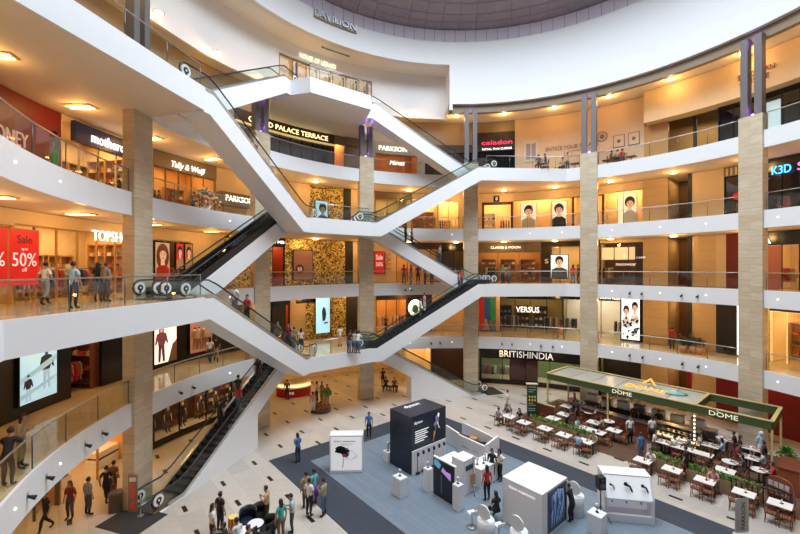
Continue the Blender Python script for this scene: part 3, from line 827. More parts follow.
rack(fr, -1, 1.6, 8, 'at the left of the orange shop by the middle column', dark=True); rack(fr, 1, 1.6, 8, 'at the right of the orange shop by the middle column')
solid(1, 407, 432, BLACKM)
def roundwin(m, w, z0, z1, y):
    m.mat(M('bulb_print', (1, .9, .6), .5, emis=2)).slab(ell(0, z0 + 1.9, .75, .85), y, y - .01)
    m.mat(M('bulb_centre', (.1, .25, .15), .5)).slab(ell(0, z0 + 1.8, .35, .45), y - .012, y - .02)
poster(1, 409, 421, .5, 3.4, 'round_window_display', 'black display with a glowing ring behind the escalator', BLACK, roundwin, cat='display')
solid(1, 432, 478, BEIGE)
def stripes(m, w, z0, z1, y):
    c = [M('print_red', (.55, .02, .03), .5), M('print_blue', (.02, .12, .45), .5), M('print_green', (.02, .28, .18), .5), M('print_teal', (.02, .2, .3), .5)]
    m.mat(c[0]).slab([(-w / 2, z0), (-.3, z0 + .2), (-.35, z1), (-w / 2, z1)], y, y - .003)
    m.mat(c[1]).slab([(-.3, z0 + 1.2), (.25, z0 + 1), (.2, z1 - .5), (-.35, z1 - .5)], y, y - .004)
    m.mat(c[2]).slab([(.25, z0 + 1), (.8, z0 + 1.1), (.8, z1 - .5), (.2, z1 - .5)], y, y - .004)
    m.mat(c[3]).slab([(-.1, z0 + 1.1), (.2, z0 + 1.1), (.55, z0), (.3, z0)], y - .005, y - .009); m.slab([(.3, z0 + 1.1), (.6, z0 + 1.1), (.85, z0), (.65, z0)], y - .005, y - .009)
poster(1, 480, 495, .1, 3.9, 'colourful_mural', 'mural of red, blue and green shapes left of the olive shop window', lit('mural_ground', (.35, .22, .12), .1), stripes, cat='mural')
solid(1, 478, 500, BEIGE)
t, fr, w = shop(1, 500, 563, 'olive_shopfront', 'dark glass shopfront with VERSUS in lit capitals', frame=BLACK, back=M('olive_room', (.30, .24, .07), .6), power=170, panes=4, hdr=.6, hmat=BLACK)
sign(fr, 'VERSUS', -.3, 2.3, 2.2, .55, LIT, '', y=.0, parent=t)
for k, x in enumerate((-2.4, -.8, .8)): shelves(fr, x, 3.0, 1.3, 3, 3, 'in the olive-walled first floor shop, unit %d from the left' % (k + 1), mat=BLACKM)
rack(fr, -1.8, 1.4, 7, 'left in the olive-walled shop', dark=True); rack(fr, 1.8, 1.4, 7, 'right in the olive-walled shop', dark=True)
t, fr, w = shop(1, 563, 621, 'white_shopfront', 'bright white-walled clothes shop behind the second column', frame=BLACK, back=INTB, power=260, col=(1, .9, .72), panes=3, hdr=.5, hmat=BLACK)
sign(fr, 'BURNERY', 1.7, 3.75, 1.9, .28, LIT, '', parent=t)
for k, x in enumerate((-2, 2.2)): rack(fr, x, 1.8, 8, 'in the white-walled first floor shop, number %d' % (k + 1), dark=True)
def team(m, w, z0, z1, y):
    wh = M('print_white', (.85, .85, .85), .5, emis=.4); bk = M('print_black', (.03, .03, .03), .5)
    portrait(m, -w * .24, z0 + 1.0, 2.1, y, SKINP, bk, wh, w=w * .5); portrait(m, w * .24, z0 + 1.35, 2.1, y - .02, SKINP, bk, wh, w=w * .5)
    random.seed(3)
    for k in range(34):
        x = random.uniform(-w * .42, w * .42); z = z0 + random.uniform(.15, 1.9); s = random.uniform(.06, .14)
        m.mat(bk).slab([(x - s, z), (x, z - s * 1.4), (x + s, z + s * .3), (x + s * .2, z + s)], y - .04, y - .043)
solid(1, 621, 643, BLACK)
poster(1, 622, 640, .15, 3.75, 'lit_billboard', 'white lit billboard of two people in black-and-white sportswear', lit('white_screen', (.95, .95, .95), 1.2), team, cat='billboard')
solid(1, 643, 668, BEIGE); solid(1, 690, 716, BEIGE); solid(1, 716, 738, BLACKM)
fr, w = bayframe(1, 737, 740, 21.9)
t = thing('light_strip', 'tall vertical white light strip beside the right-hand column', 'light strip', fr); MB(fr).box((-.06, -.05, .1), (.06, 0, 3.9)).build('tube', lit('strip_glow', (1, .95, .8), 4), t); MB(fr).box((-.12, 0, .05), (.12, .05, 3.95)).build('back_plate', BLACK, t)
solid(1, 740, 770, BEIGE)
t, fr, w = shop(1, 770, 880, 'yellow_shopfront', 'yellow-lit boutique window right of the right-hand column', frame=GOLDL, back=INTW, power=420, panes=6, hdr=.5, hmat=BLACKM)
shelves(fr, -4.2, 2.4, 1.6, 3, 3, 'at the left of the yellow boutique', h=2.6); shelves(fr, -1.8, 2.4, 1.6, 3, 3, 'at the right of the yellow boutique', h=2.6)
q = fr(-3.4, .7, 0); f = Flat(q.x, q.y, q.z, fr.t - pi / 2 - .2)
t = thing('shopping_bag', 'large red display bag in the yellow boutique window', 'bag', f)
MB(f).slab([(-.4, 0), (.4, 0), (.34, 1.1), (-.34, 1.1)], -.15, .15).build('body', M('red_leather', (.7, .03, .02), .4), t); MB(f).tube([(-.2, 0, 1.08), (-.17, 0, 1.4), (0, 0, 1.55), (.17, 0, 1.4), (.2, 0, 1.08)], .025, 6).build('handle', M('red_leather', (.7, .03, .02), .4), t)
# ---------------- second floor
t, fr, w = shop(2, -80, 13, 'banner_shopfront', 'glass shopfront with red sale banners at the left edge', frame=OAK, back=INTW, power=260, panes=5, hdr=.7, hmat=CREAM)
t, fr, w = shop(2, 13, 134, 'lettered_shopfront', 'wide glass clothes shop with TOPSHOP in white letters', frame=OAK, back=INTW, power=520, panes=6, hdr=.6, hmat=CREAM, door=3)
TOP = (t, fr, w); side_shelf(fr, w, 3.6, 'of the white-lettered shop')
a_, b_ = px_x(fr, 88.5), px_x(fr, 130)
sign(fr, 'TOPSHOP', (a_ + b_) / 2 + .1, 3.22, b_ - a_, .55, LIT, '', y=-.12, parent=t)
for k, p in enumerate((41, 49, 57, 66, 78, 88, 97, 106)): rack(fr, px_x(fr, p), 1.2 + .7 * (k % 2), 9, 'in the white-lettered shop, number %d from the left' % (k + 1))
for k, p in enumerate((40, 48, 57, 66, 76, 86, 96, 106)): shelves(fr, px_x(fr, p), 3.2, 1.7, 3, 4, 'at the back of the white-lettered shop, number %d' % (k + 1), h=2.2)
for k, (p0, p1) in enumerate(((-26, 7.5), (9.5, 39))):
    fb, wb = bayframe(2, p0, p1, RW - .2)
    t = thing('sale_banner', ('red sale banner cut by the left edge of the view', 'red hanging banner reading sale up to 50% off')[k], 'banner', fb)
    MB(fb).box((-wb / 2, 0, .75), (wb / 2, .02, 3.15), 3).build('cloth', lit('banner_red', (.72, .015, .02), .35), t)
    m = MB(fb); BL = M('banner_black_letters', (.05, .01, .01), .6)
    text(m.mat(BL), 'Sale', 0, -.002, 2.72, wb * .5, .34, .006)
    text(m.mat(WLET), 'up to', 0, -.002, 2.28, wb * .2, .14, .006); text(m, '50%', 0, -.002, 1.85, wb * .82, .58, .006); text(m, 'off', 0, -.002, 1.42, wb * .17, .18, .006)
    m.build('lettering', None, t)
    MB(fb).tube([(-wb / 2, .01, 3.16), (wb / 2, .01, 3.16)], .02, 5).build('hanging_rod', STEEL, t)
solid(2, 134, 152, BEIGE)
t, fr, w = shop(2, 152, 192, 'poster_shopfront', 'shop window with a large red-dressed portrait poster', frame=CREAM, back=INTD, power=150, panes=3, hdr=.7, hmat=CREAM)
rack(fr, -1.4, 1.4, 8, 'at the left under the portrait poster'); rack(fr, 1.4, 1.4, 8, 'at the right beside the portrait poster')
def face1(m, w, z0, z1, y): portrait(m, 0, z0 + .0, (z1 - z0), y, SKINP, M('curly_brown_print', (.22, .08, .04), .5), M('print_scarlet', (.6, .03, .03), .5), 1, True, w)
poster(2, 154, 168, .5, 3.1, 'fashion_poster', 'portrait poster of a curly-haired woman in red', lit('poster_tan', (.55, .42, .28), .4), face1)
for k, (a, b) in enumerate(((175, 182), (184, 191))):
    poster(2, a, b, 1.4, 3.1, 'fashion_poster', ('small red fashion poster, the left one of a pair', 'small brown fashion poster, the right one of a pair')[k], (REDP, lit('poster_brown', (.4, .18, .08), .2))[k], lambda m, w, z0, z1, y: portrait(m, 0, z0, (z1 - z0) * .95, y, SKINP, HAIRP, GARC[2], w=w))
solid(2, 192, 224, CREAM)
solid(2, 224, 272, GOLD)
t, fr, w = shop(2, 272, 285, 'red_shopfront', 'narrow shop with red goods left of the gold mosaic wall', frame=BLACK, back=M('red_room_b', (.45, .08, .05), .6), power=90, panes=1, glass=False)
sign(fr, 'S MB', 0, 3.65, 1.0, .25, LIT, '', parent=t)
solid(2, 285, 345, GOLD)
def logo(m, w, z0, z1, y):
    m.mat(REDW).slab(ell(-.35, z0 + .95, .42, .42), y, y - .01); text(m.mat(WLET), '50', -.35, y - .01, z0 + .95, .4, .3, .01)
    text(m.mat(REDP), 'SALE NOW', 0, y - .002, z0 + 1.9, w * .8, .22, .006)
poster(2, 293, 312, .4, 3.0, 'brown_panel_poster', 'brown poster with a red round badge on the gold wall', lit('poster_mocha', (.30, .17, .10), .15), logo)
solid(2, 345, 353, BLACKM); solid(2, 353, 360, CREAM); solid(2, 360, 374, CREAM)
def sale2(m, w, z0, z1, y): text(m.mat(WLET), 'Sale', 0, y, z0 + 1.6, w * .7, .5, .01); text(m, '50%', 0, y, z0 + .9, w * .7, .4, .01)
poster(2, 374, 384, .9, 3.0, 'red_sale_poster', 'square red sale poster right of the middle column', REDP, sale2)
solid(2, 374, 396, CREAM)
fs, ws = bayframe(2, 385, 391, RW)
t = thing('sale_lettering', 'SALE lettering running down the cream wall', 'sign', fs); m = MB(fs); text(m, 'SALE', 0, -.01, 2.0, 1.9, .55, .03, rot=-pi / 2); m.build('letters', M('tan_letters', (.45, .25, .08), .5), t)
t, fr, w = shop(2, 396, 442, 'orange_shopfront', 'long orange-lit shop crowded with shoppers behind the escalator', frame=DARKBR, back=INTO, power=260, panes=4, hdr=.6)
for k in range(4): rack(fr, -2.6 + 1.8 * k, 1.8, 8, 'in the crowded orange shop, number %d from the left' % (k + 1))
t, fr, w = shop(2, 442, 477, 'dark_shopfront', 'dark shopfront with a rail of clothes behind the third column', frame=BLACK, back=INTD, power=70, panes=3, hdr=.8)
rack(fr, -.8, 1.3, 9, 'in the dark shop by the third column')
t, fr, w = shop(2, 477, 541, 'brown_shopfront', 'brown-framed shop with small lit capitals right of the third column', frame=TAUPE, back=INTO, power=240, panes=3, hdr=.95, hmat=TAUPE)
sign(fr, 'CLARKE & MOON', -.3, 3.5, 2.9, .22, LIT, '', parent=t)
for k, x in enumerate((-1.8, 0, 1.8)): shelves(fr, x, 3.0, 1.5, 4, 4, 'in the brown-framed second floor shop, unit %d from the left' % (k + 1))
rack(fr, -1.6, 1.3, 7, 'in the window of the brown-framed shop', dark=True)
t, fr, w = shop(2, 541, 600, 'suit_shopfront', 'cream-lit menswear shop with a dark brown name pier', frame=DARKBR, back=INTW, power=260, panes=3, hdr=.45, hmat=BLACKM)
MB(fr).box((-w / 2 + .05, -.05, 0), (-w / 2 + 1.0, .18, 3.6), 2).build('name_pier', DARKBR, t)
m = MB(fr); text(m, 'S', -w / 2 + .52, -.06, 2.1, .34, .42, .02); m.build('pier_letter', GOLDL, t)
def suit(m, w, z0, z1, y): portrait(m, 0, z0, (z1 - z0), y, SKINP, HAIRP, M('print_grey_suit', (.12, .15, .2), .5), w=w)
poster(2, 551, 568, .45, 2.7, 'lit_billboard', 'pale aqua lit poster of a man in a grey suit', lit('mint_screen', (.65, .85, .85), .9), suit, cat='billboard')
t, fr, w = shop(2, 600, 643, 'espresso_shopfront', 'dark brown shopfront with a cream window box right of the second column', frame=DARKBR, back=M('espresso_wall', (.10, .045, .03), .6), power=110, panes=3, hdr=.3, hmat=CREAM)
MB(fr).box((-1.6, .25, 2.2), (1.0, .6, 3.3), 3).build('cream_light_box', lit('lightbox_cream', (.85, .62, .32), .8), t)
sign(fr, 'CAMP', 1.55, 2.35, .7, .16, WLET, '', y=0, parent=t); sign(fr, 'menswear', .4, 1.75, 1.6, .2, WLET, '', y=0, parent=t)
MB(fr).box((1.1, .02, 0), (w / 2 - .08, .2, 3.6), 2).build('name_pier', DARKBR, t)
rack(fr, -1.4, 1.4, 7, 'in the espresso-coloured shop', dark=True)
solid(2, 643, 668, BEIGE); solid(2, 690, 716, BEIGE)
solid(2, 716, 726, CREAM); solid(2, 726, 744, REDD); solid(2, 744, 764, BEIGE)
t, fr, w = shop(2, 764, 880, 'pink_shopfront', 'dark-framed shop with pink side wall right of the right-hand column', frame=BLACK, back=INTW, power=240, panes=6, hdr=.9, hmat=BLACK)
m = MB(fr); text(m, 'A', px_x(fr, 767), -.1, 3.45, .55, .6, .06); m.build('lettering', LIT, t)
MB(fr).box((-w / 2 + .1, .02, 0), (-w / 2 + .95, .18, 3.0), 2).build('pink_panel', M('pink_wall', (.45, .16, .14), .5), t)
rack(fr, -2.4, 1.6, 8, 'in the pink-walled shop')
# ---------------- third floor
solid(3, -80, 61, REDW)
fs, ws = bayframe(3, -18, 28, RW - .08)
t = thing('poney_sign', 'pale PONEY lettering on the crimson wall', 'sign', fs)
a_, b_ = px_x(fs, -12), px_x(fs, 27)
text(MB(fs), 'PONEY', (a_ + b_) / 2, -.02, 2.0, b_ - a_, .62, .05).build('lettering', M('rose_letters', (.75, .55, .55), .4, emis=.3), t)
text(MB(fs), 'GARMENTS FOR KIDS', (a_ + b_) / 2 + 1.8, -.02, .85, b_ - a_ + 1, .16, .02).build('small_lettering', M('rose_letters_dim', (.5, .2, .2), .4), t)
t, fr, w = shop(3, 61, 134, 'navy_shopfront', 'bright baby shop with a navy mothercare sign', frame=CREAM, back=INTW, power=420, panes=4, hdr=.3, hmat=CREAM, door=2)
a_, b_ = px_x(fr, 73), px_x(fr, 132)
MB(fr).box((a_ - .2, -.3, 2.85), (b_ + .3, -.05, 3.85), 8).build('sign_board', NAVYS, t)
sign(fr, 'mothercare', (a_ + b_) / 2 + .35, 3.32, (b_ - a_) * .78, .52, lit('white_sign_letters', (1, 1, 1), 2.2), '', y=-.3, parent=t)
side_shelf(fr, w, 3.6, 'of the baby shop')
for k, p in enumerate((66, 78, 88, 96, 104, 112, 120)): shelves(fr, px_x(fr, p), 3.1, 1.3, 4, 4, 'at the back of the baby shop, number %d' % (k + 1), h=2.6)
for k, p in enumerate((70, 84, 98, 112)): rack(fr, px_x(fr, p), 1.8, 7, 'in the baby shop, number %d from the left' % (k + 1))
solid(3, 134, 153, CREAM)
t, fr, w = shop(3, 153, 216, 'taupe_shopfront', 'taupe-fronted shop with white script lettering and amber entrance', frame=TAUPE, back=INTO, power=300, panes=5, hdr=1.0, hmat=TAUPE, door=2)
m = MB(fr); text(m, 'Tally & Weijl', .1, -.07, 3.32, 2.6, .5, .05, shear=.25); m.build('lettering', LIT, t)
for k, x in enumerate((-3, -1, 1.2, 3)): shelves(fr, x, 3.0, 1.5, 3, 3, 'in the taupe-fronted third floor shop, unit %d from the left' % (k + 1))
solid(3, 216, 310, CREAM)
fs, ws = bayframe(3, 222, 254, RW - .9)
t = thing('parkson_sign', 'brown fascia with PARKSON in white capitals above the third floor left', 'sign', fs)
MB(fs).box((-ws / 2, 0, 1.15), (ws / 2, .9, 2.1), 4).build('fascia_board', TAUPE, t); text(MB(fs), 'PARKSON', .1, -.01, 1.65, ws * .85, .42, .05).build('lettering', LIT, t)
solid(3, 310, 344, GOLD)
def blueman(m, w, z0, z1, y): portrait(m, .1, z0, (z1 - z0) * .95, y, M('blue_print_skin', (.25, .4, .5), .5), HAIRP, M('print_navy', (.04, .08, .18), .5), w=w)
poster(3, 315, 327, .3, 2.6, 'lit_billboard', 'blue lit billboard beside the gold mosaic on the third floor', lit('blue_screen', (.25, .50, .70), .9), blueman, cat='billboard')
solid(3, 344, 351, BLACKM, r=21.9); solid(3, 344, 360, CREAM); solid(3, 360, 375, BEIGE)
t, fr, w = shop(3, 375, 412, 'cream_shopfront', 'olive and cream shop interior left of the middle escalators', frame=TAUPE, back=M('olive_cream', (.45, .38, .2), .5), power=260, panes=3, hdr=.6, hmat=TAUPE)
for k, x in enumerate((-1.6, .6)): shelves(fr, x, 2.9, 1.8, 3, 4, 'in the olive and cream shop, unit %d' % (k + 1), mat=GLOSSW)
t, fr, w = shop(3, 412, 438, 'amber_window', 'amber-lit shop window left of the narrow pier, third floor', frame=OAK, back=INTW, power=330, panes=2, hdr=.5, hmat=CREAM, depth=2)
shelves(fr, 0, 1.6, 2.4, 3, 5, 'in the left amber window, third floor')
t, fr, w = shop(3, 438, 459, 'amber_window', 'amber-lit shop window right of the narrow pier, third floor', frame=OAK, back=INTW, power=300, panes=2, hdr=.7, hmat=CREAM, depth=2)
rack(fr, 0, 1.1, 12, 'in the right amber window, third floor', w=1.6)
solid(3, 459, 482, CREAM)
t, fr, w = shop(3, 482, 513, 'dark_framed_entrance', 'tall dark red framed entrance with white goods inside', frame=M('mahogany_frame', (.09, .02, .012), .35), back=INTW, power=360, panes=1, hdr=.9, hmat=CREAM, glass=False, fw=.22)
MB(fr).box((-w / 2, -.08, 2.85), (w / 2, .2, 3.1), 3).build('lintel', M('mahogany_lintel', (.09, .02, .012), .35), t)
shelves(fr, -.7, 3.0, 1.4, 3, 3, 'left inside the dark framed entrance', mat=GLOSSW); rack(fr, .9, 1.8, 8, 'inside the dark framed entrance')
q = bayframe(3, 494, 499, RW)[0]
t = thing('square_sign', 'small square black sign with a pale mark above the entrance', 'sign', q); MB(q).box((-.28, -.14, 3.15), (.28, -.06, 3.7)).build('board', BLACK, t); text(MB(q), 'B', 0, -.141, 3.42, .18, .3, .01).build('letter', WLET, t)
t, fr, w = shop(3, 513, 572, 'poster_window', 'wide cream shop window with two black-and-white portraits', frame=CREAM, back=M('peach_backdrop', (.80, .58, .34), .6), power=420, panes=3, hdr=.8, hmat=CREAM, depth=1.6)
for k, (a, b, xx) in enumerate(((521, 536, -1), (551, 566, 1))):
    poster(3, a, b, .3, 2.95, 'fashion_poster', ('portrait of a dark-haired model, left in the wide cream window', 'portrait of a curly-haired model, right in the wide cream window')[k], lit('poster_cream_%d' % k, (.85, .74, .55), .9), lambda m, w, z0, z1, y: portrait(m, 0, z0, (z1 - z0) * .97, y, SKINP, HAIRP, (GARC[5], BLACKM)[xx > 0], xx, w=w), y=.5, frame=CREAM)
t, fr, w = shop(3, 572, 604, 'brown_framed_window', 'brown framed shop window beside the second column, third floor', frame=M('mahogany_frame_b', (.10, .03, .015), .35), back=INTW, power=240, panes=2, hdr=.8, hmat=CREAM, fw=.18)
rack(fr, 0, 1.2, 8, 'in the brown framed window, third floor')
t, fr, w = shop(3, 604, 643, 'boy_window', 'cream shop window holding a portrait of a boy', frame=CREAM, back=M('peach_backdrop_b', (.80, .60, .36), .6), power=300, panes=2, hdr=.7, hmat=CREAM, depth=1.6)
poster(3, 617, 635, .4, 3.1, 'fashion_poster', 'portrait of a short-haired boy in a white shirt', lit('poster_ivory', (.9, .78, .55), .9), lambda m, w, z0, z1, y: portrait(m, .2, z0, (z1 - z0) * .95, y, SKINP, HAIRP, GARC[5], w=w * .8), y=.5, frame=CREAM)
solid(3, 643, 668, BEIGE); solid(3, 690, 716, CREAM)
solid(3, 716, 724, CREAM)
t, fr, w = shop(3, 724, 764, 'striped_shopfront', 'dark shop with a slatted header left of the right-hand column, third floor', frame=BLACK, back=INTD, power=50, panes=2, hdr=.7, hmat=TAUPE)
m = MB(fr)
for k in range(9): m.box((-w / 2 + .15 + k * .28, -.09, 3.35), (-w / 2 + .27 + k * .28, -.06, 3.9))
m.build('slats', CREAM, t)
m = MB(fr); m.slab(ell(-.4, 1.75, .27, .27), .03, 0.0); m.build('round_red_badge', REDP, t)
t, fr, w = shop(3, 764, 880, 'dark_play_shopfront', 'dark shop with blue and pink KIDS lettering at the right edge', frame=BLACK, back=INTD, power=60, panes=6, hdr=.9, hmat=BLACK)
m = MB(fr); a_, b_ = px_x(fr, 772), px_x(fr, 797); text(m, 'K3D', (a_ + b_) / 2 - .1, -.1, 3.15, b_ - a_ - .3, .55, .06); m.build('blue_lettering', lit('neon_blue', (.05, .35, 1), 3.5), t)
m = MB(fr); text(m, 'S', b_ + .35, -.1, 3.15, .5, .55, .06); m.build('pink_lettering', lit('neon_pink', (1, .1, .5), 3.5), t)
for k, x in enumerate((-4.5, -2.6)): rack(fr, x, 1.2, 8, 'in the dark shop with neon letters, number %d' % (k + 1))
# ---------------- fourth floor
H4 = 6.25
solid(4, -80, 60, INTD, h=H4); solid(4, 60, 234, BROWNTRIM, h=H4)
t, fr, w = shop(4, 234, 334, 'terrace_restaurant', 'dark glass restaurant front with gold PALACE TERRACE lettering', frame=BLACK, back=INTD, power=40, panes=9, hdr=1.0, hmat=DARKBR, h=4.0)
sign(fr, 'GRAND PALACE TERRACE', .3, 3.45, w * .8, .42, lit('gold_sign_letters', (1, .75, .35), 2.0), '', parent=t)
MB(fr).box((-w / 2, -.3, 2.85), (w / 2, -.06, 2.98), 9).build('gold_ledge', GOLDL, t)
t, fr, w = shop(4, 334, 345, 'amber_doorway', 'amber-lit doorway at the right of the terrace restaurant', frame=TAUPE, back=INTO, power=160, panes=1, glass=False, hdr=.8, hmat=TAUPE)
solid(4, 345, 375, TAUPE)
t, fr, w = shop(4, 345, 361, 'amber_doorway', 'amber-lit doorway left of the middle column, fourth floor', frame=TAUPE, back=INTO, power=160, panes=1, glass=False, hdr=.8, hmat=TAUPE, r=21.9)
t, fr, w = shop(4, 375, 418, 'orange_shopfront', 'orange-lit restaurant with white script under a PARKSON board', frame=TAUPE, back=M('terracotta_wall', (.45, .15, .05), .6), power=200, panes=3, hdr=1.2, hmat=TAUPE)
m = MB(fr); text(m, 'PARKSON', -.4, -.07, 3.35, 2.9, .45, .05); m.build('upper_lettering', LIT, t)
m = MB(fr); text(m, 'Manisa', .1, -.02, 2.0, 1.5, .45, .04, shear=.3); m.build('script_lettering', LIT, t)
solid(4, 418, 425, TAUPE)
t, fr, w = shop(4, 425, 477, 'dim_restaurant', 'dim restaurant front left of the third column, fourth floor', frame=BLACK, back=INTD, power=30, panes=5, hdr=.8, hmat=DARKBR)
for a, b in ((234, 334), (334, 477)): solid(4, a, b, BROWNTRIM, h=H4 - 4, z0=4.0)
t, fr, w = shop(4, 477, 515, 'black_restaurant', 'black restaurant front with red celadon lettering', frame=BLACK, back=BLACKM, power=15, panes=3, hdr=1.9, hmat=BLACKM, h=5.2)
sign(fr, 'celadon', .1, 4.15, 3.0, .42, lit('red_neon', (.85, .02, .08), 2.2), '', parent=t); sign(fr, 'ROYAL THAI CUISINE', .1, 3.5, 2.9, .2, LIT, '', parent=t)
solid(4, 477, 515, TAUPE, h=1.1, z0=5.2)
BOARD = brickmat('tan_hoarding', (.62, .44, .28), (.64, .46, .30), (.55, .38, .24), 2.4, 6, .6, .006, axes='xz')
solid(4, 515, 644, BOARD, h=H4)
fs, ws = bayframe(4, 545, 580, RW - .02)
t = thing('hoarding_lettering', 'brown ENTICE YOUR PALATE lettering on the tan hoarding', 'sign', fs)
BRL = M('brown_letters', (.22, .09, .05), .5)
text(MB(fs), 'ENTICE YOUR PALATE', .8, -.01, 3.0, 4.6, .36, .02).build('lettering', BRL, t); text(MB(fs), 'new dining coming soon', 1.6, -.01, 2.6, 2.2, .16, .02).build('small_lettering', BRL, t)
poster(4, 525, 537, 2.0, 4.0, 'hoarding_picture', 'grey-brown picture of two tall windows printed on the hoarding', M('pic_ground', (.6, .48, .38), .5), lambda m, w, z0, z1, y: (m.mat(M('pic_grey', (.28, .22, .24), .5)).slab([(-w * .4, z0 + .2), (-.05, z0 + .2), (-.05, z1 - .3), (-w * .4, z1 - .2)], y, y - .004), m.slab([(.05, z0 + .2), (w * .4, z0 + .2), (w * .4, z1 - .2), (.05, z1 - .3)], y, y - .004)), y=-.05, frame=CREAM, cat='picture')
for k, (a, b, zz) in enumerate(((614, 624, 2.3), (629, 639, 2.3))):
    poster(4, a, b, zz, zz + 1.0, 'framed_plaque', ('dark framed plaque on the hoarding, left of a pair', 'dark framed plaque on the hoarding, right of a pair')[k], BOARD, lambda m, w, z0, z1, y: m.mat(BRL).slab(ell(0, (z0 + z1) / 2, .16, .16), y, y - .004), y=-.06, frame=BRL, cat='plaque')
fs, ws = bayframe(4, 598, 606, RW - .02)
t = thing('round_emblem', 'round brown emblem printed high on the tan hoarding', 'emblem', fs); MB(fs).tube([(.42 * cos(2 * pi * k / 20), -.02, 3.5 + .42 * sin(2 * pi * k / 20)) for k in range(20)], .035, 4, True).build('ring', BRL, t); MB(fs).slab(ell(0, 3.5, .2, .22), 0, -.02).build('centre_mark', BRL, t)
CREAMB = M('cream_bulkhead', (.74, .56, .32), .55)
solid(4, 644, 880, CREAMB, h=2.6, z0=H4 - 2.6, r=21.0, th_=1.2)
fs, ws = bayframe(4, 745, 790, RW - 1.02)
t = thing('cuisine_lettering', 'dark EUROPEAN CUISINE lettering on the cream bulkhead at right', 'sign', fs); a_, b_ = px_x(fs, 738), px_x(fs, 775)
text(MB(fs), 'EUROPEAN', (a_ + b_) / 2, -.01, H4 - 1.25, b_ - a_, .36, .03).build('upper_line', BRL, t); text(MB(fs), 'CUISINE', (a_ + b_) / 2 - .1, -.01, H4 - 1.75, (b_ - a_) * .8, .34, .03).build('lower_line', BRL, t)
solid(4, 644, 668, OAK, h=3.7); solid(4, 668, 718, CREAM, h=3.7, r=25)
fr, w = bayframe(4, 668, 718, RW); area(fr, 0, 1.5, 3.5, 3, 1.2, 110)
m = MB(fr); m.box((-.1, .5, 0), (.1, .7, 3.7)); struct(m.build('wall_pier', BLACKM))
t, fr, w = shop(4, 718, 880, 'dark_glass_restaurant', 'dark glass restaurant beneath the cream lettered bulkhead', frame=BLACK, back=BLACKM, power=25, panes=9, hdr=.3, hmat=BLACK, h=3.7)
MB(fr).box((px_x(fr, 755), .3, .6), (px_x(fr, 778), .34, 3.1), 3).build('pale_screen', lit('pale_window', (.55, .68, .72), .8), t)
# ---------------- fifth floor storefront
t, fr, w = shop(5, 279, 372, 'topmost_shopfront', 'glass storefront with pale HOUSE lettering on the topmost landing', frame=BROWNTRIM, back=INTW, power=330, panes=7, hdr=.0, h=4.15, r=20.72, depth=2.4)
a_, b_ = px_x(fr, 299), px_x(fr, 336)
text(MB(fr), 'HOUSE OF LIBRARY', (a_ + b_) / 2, -.1, 4.62, b_ - a_, .42, .08).build('lettering', lit('cream_letters', (1, .92, .7), .8), t)
for pp in (295, 314.5, 327.5, 342, 355, 366): MB(fr).box((px_x(fr, pp) - .07, -.35, 0), (px_x(fr, pp) + .07, -.2, 3.75)).build('black_fin', BLACK, t)
MB(fr).box((-1.5, -2.0, 4.9), (1.4, -1.85, 4.98)).build('ceiling_slot', BLACK, t)
# small round lights and dark spotlights on the white fascias
fas = None
def fascia(i, px, z, dark):
    t_ = th(px, R0 - .1)
    fr = Flat(*P(t_, R0 - .1, Z[i] + z), t_ - pi / 2)
    if dark:
        t = thing('fascia_spotlight', 'black spotlight on the white %s floor fascia' % FL[i], 'spotlight', fr, 'black spotlights on the %s floor fascia' % FL[i])
        MB(fr).tube([(0, 0, 0), (0, -.22, -.08)], [.035, .075], 8).build('lamp_head', BLACKM, t); MB(fr).box((-.05, -.02, -.1), (.05, .01, .1)).build('mounting_plate', STEEL, t)
    else:
        t = thing('fascia_downlight', 'tiny white light set in the %s floor fascia' % FL[i], 'light', fr, 'tiny lights along the %s floor fascia' % FL[i])
        MB(fr).tube([(0, 0, 0), (0, -.03, 0)], .04, 8).build('lens', SPOTG, t)
for px in (431, 440, 502, 512, 541, 553, 630, 643, 683, 699, 179, 192, 102, 85, 46, 27): fascia(1, px, -.45, True)
for px in (405, 411, 630, 642, 682, 698): fascia(2, px, -.5, True)
for i in (1, 2, 3):
    for px in (15, 60, 230, 410, 452, 530, 562, 612, 660, 706, 778): 
        if i == 2 and px < 200: continue
        fascia(i, px, -.42, False)
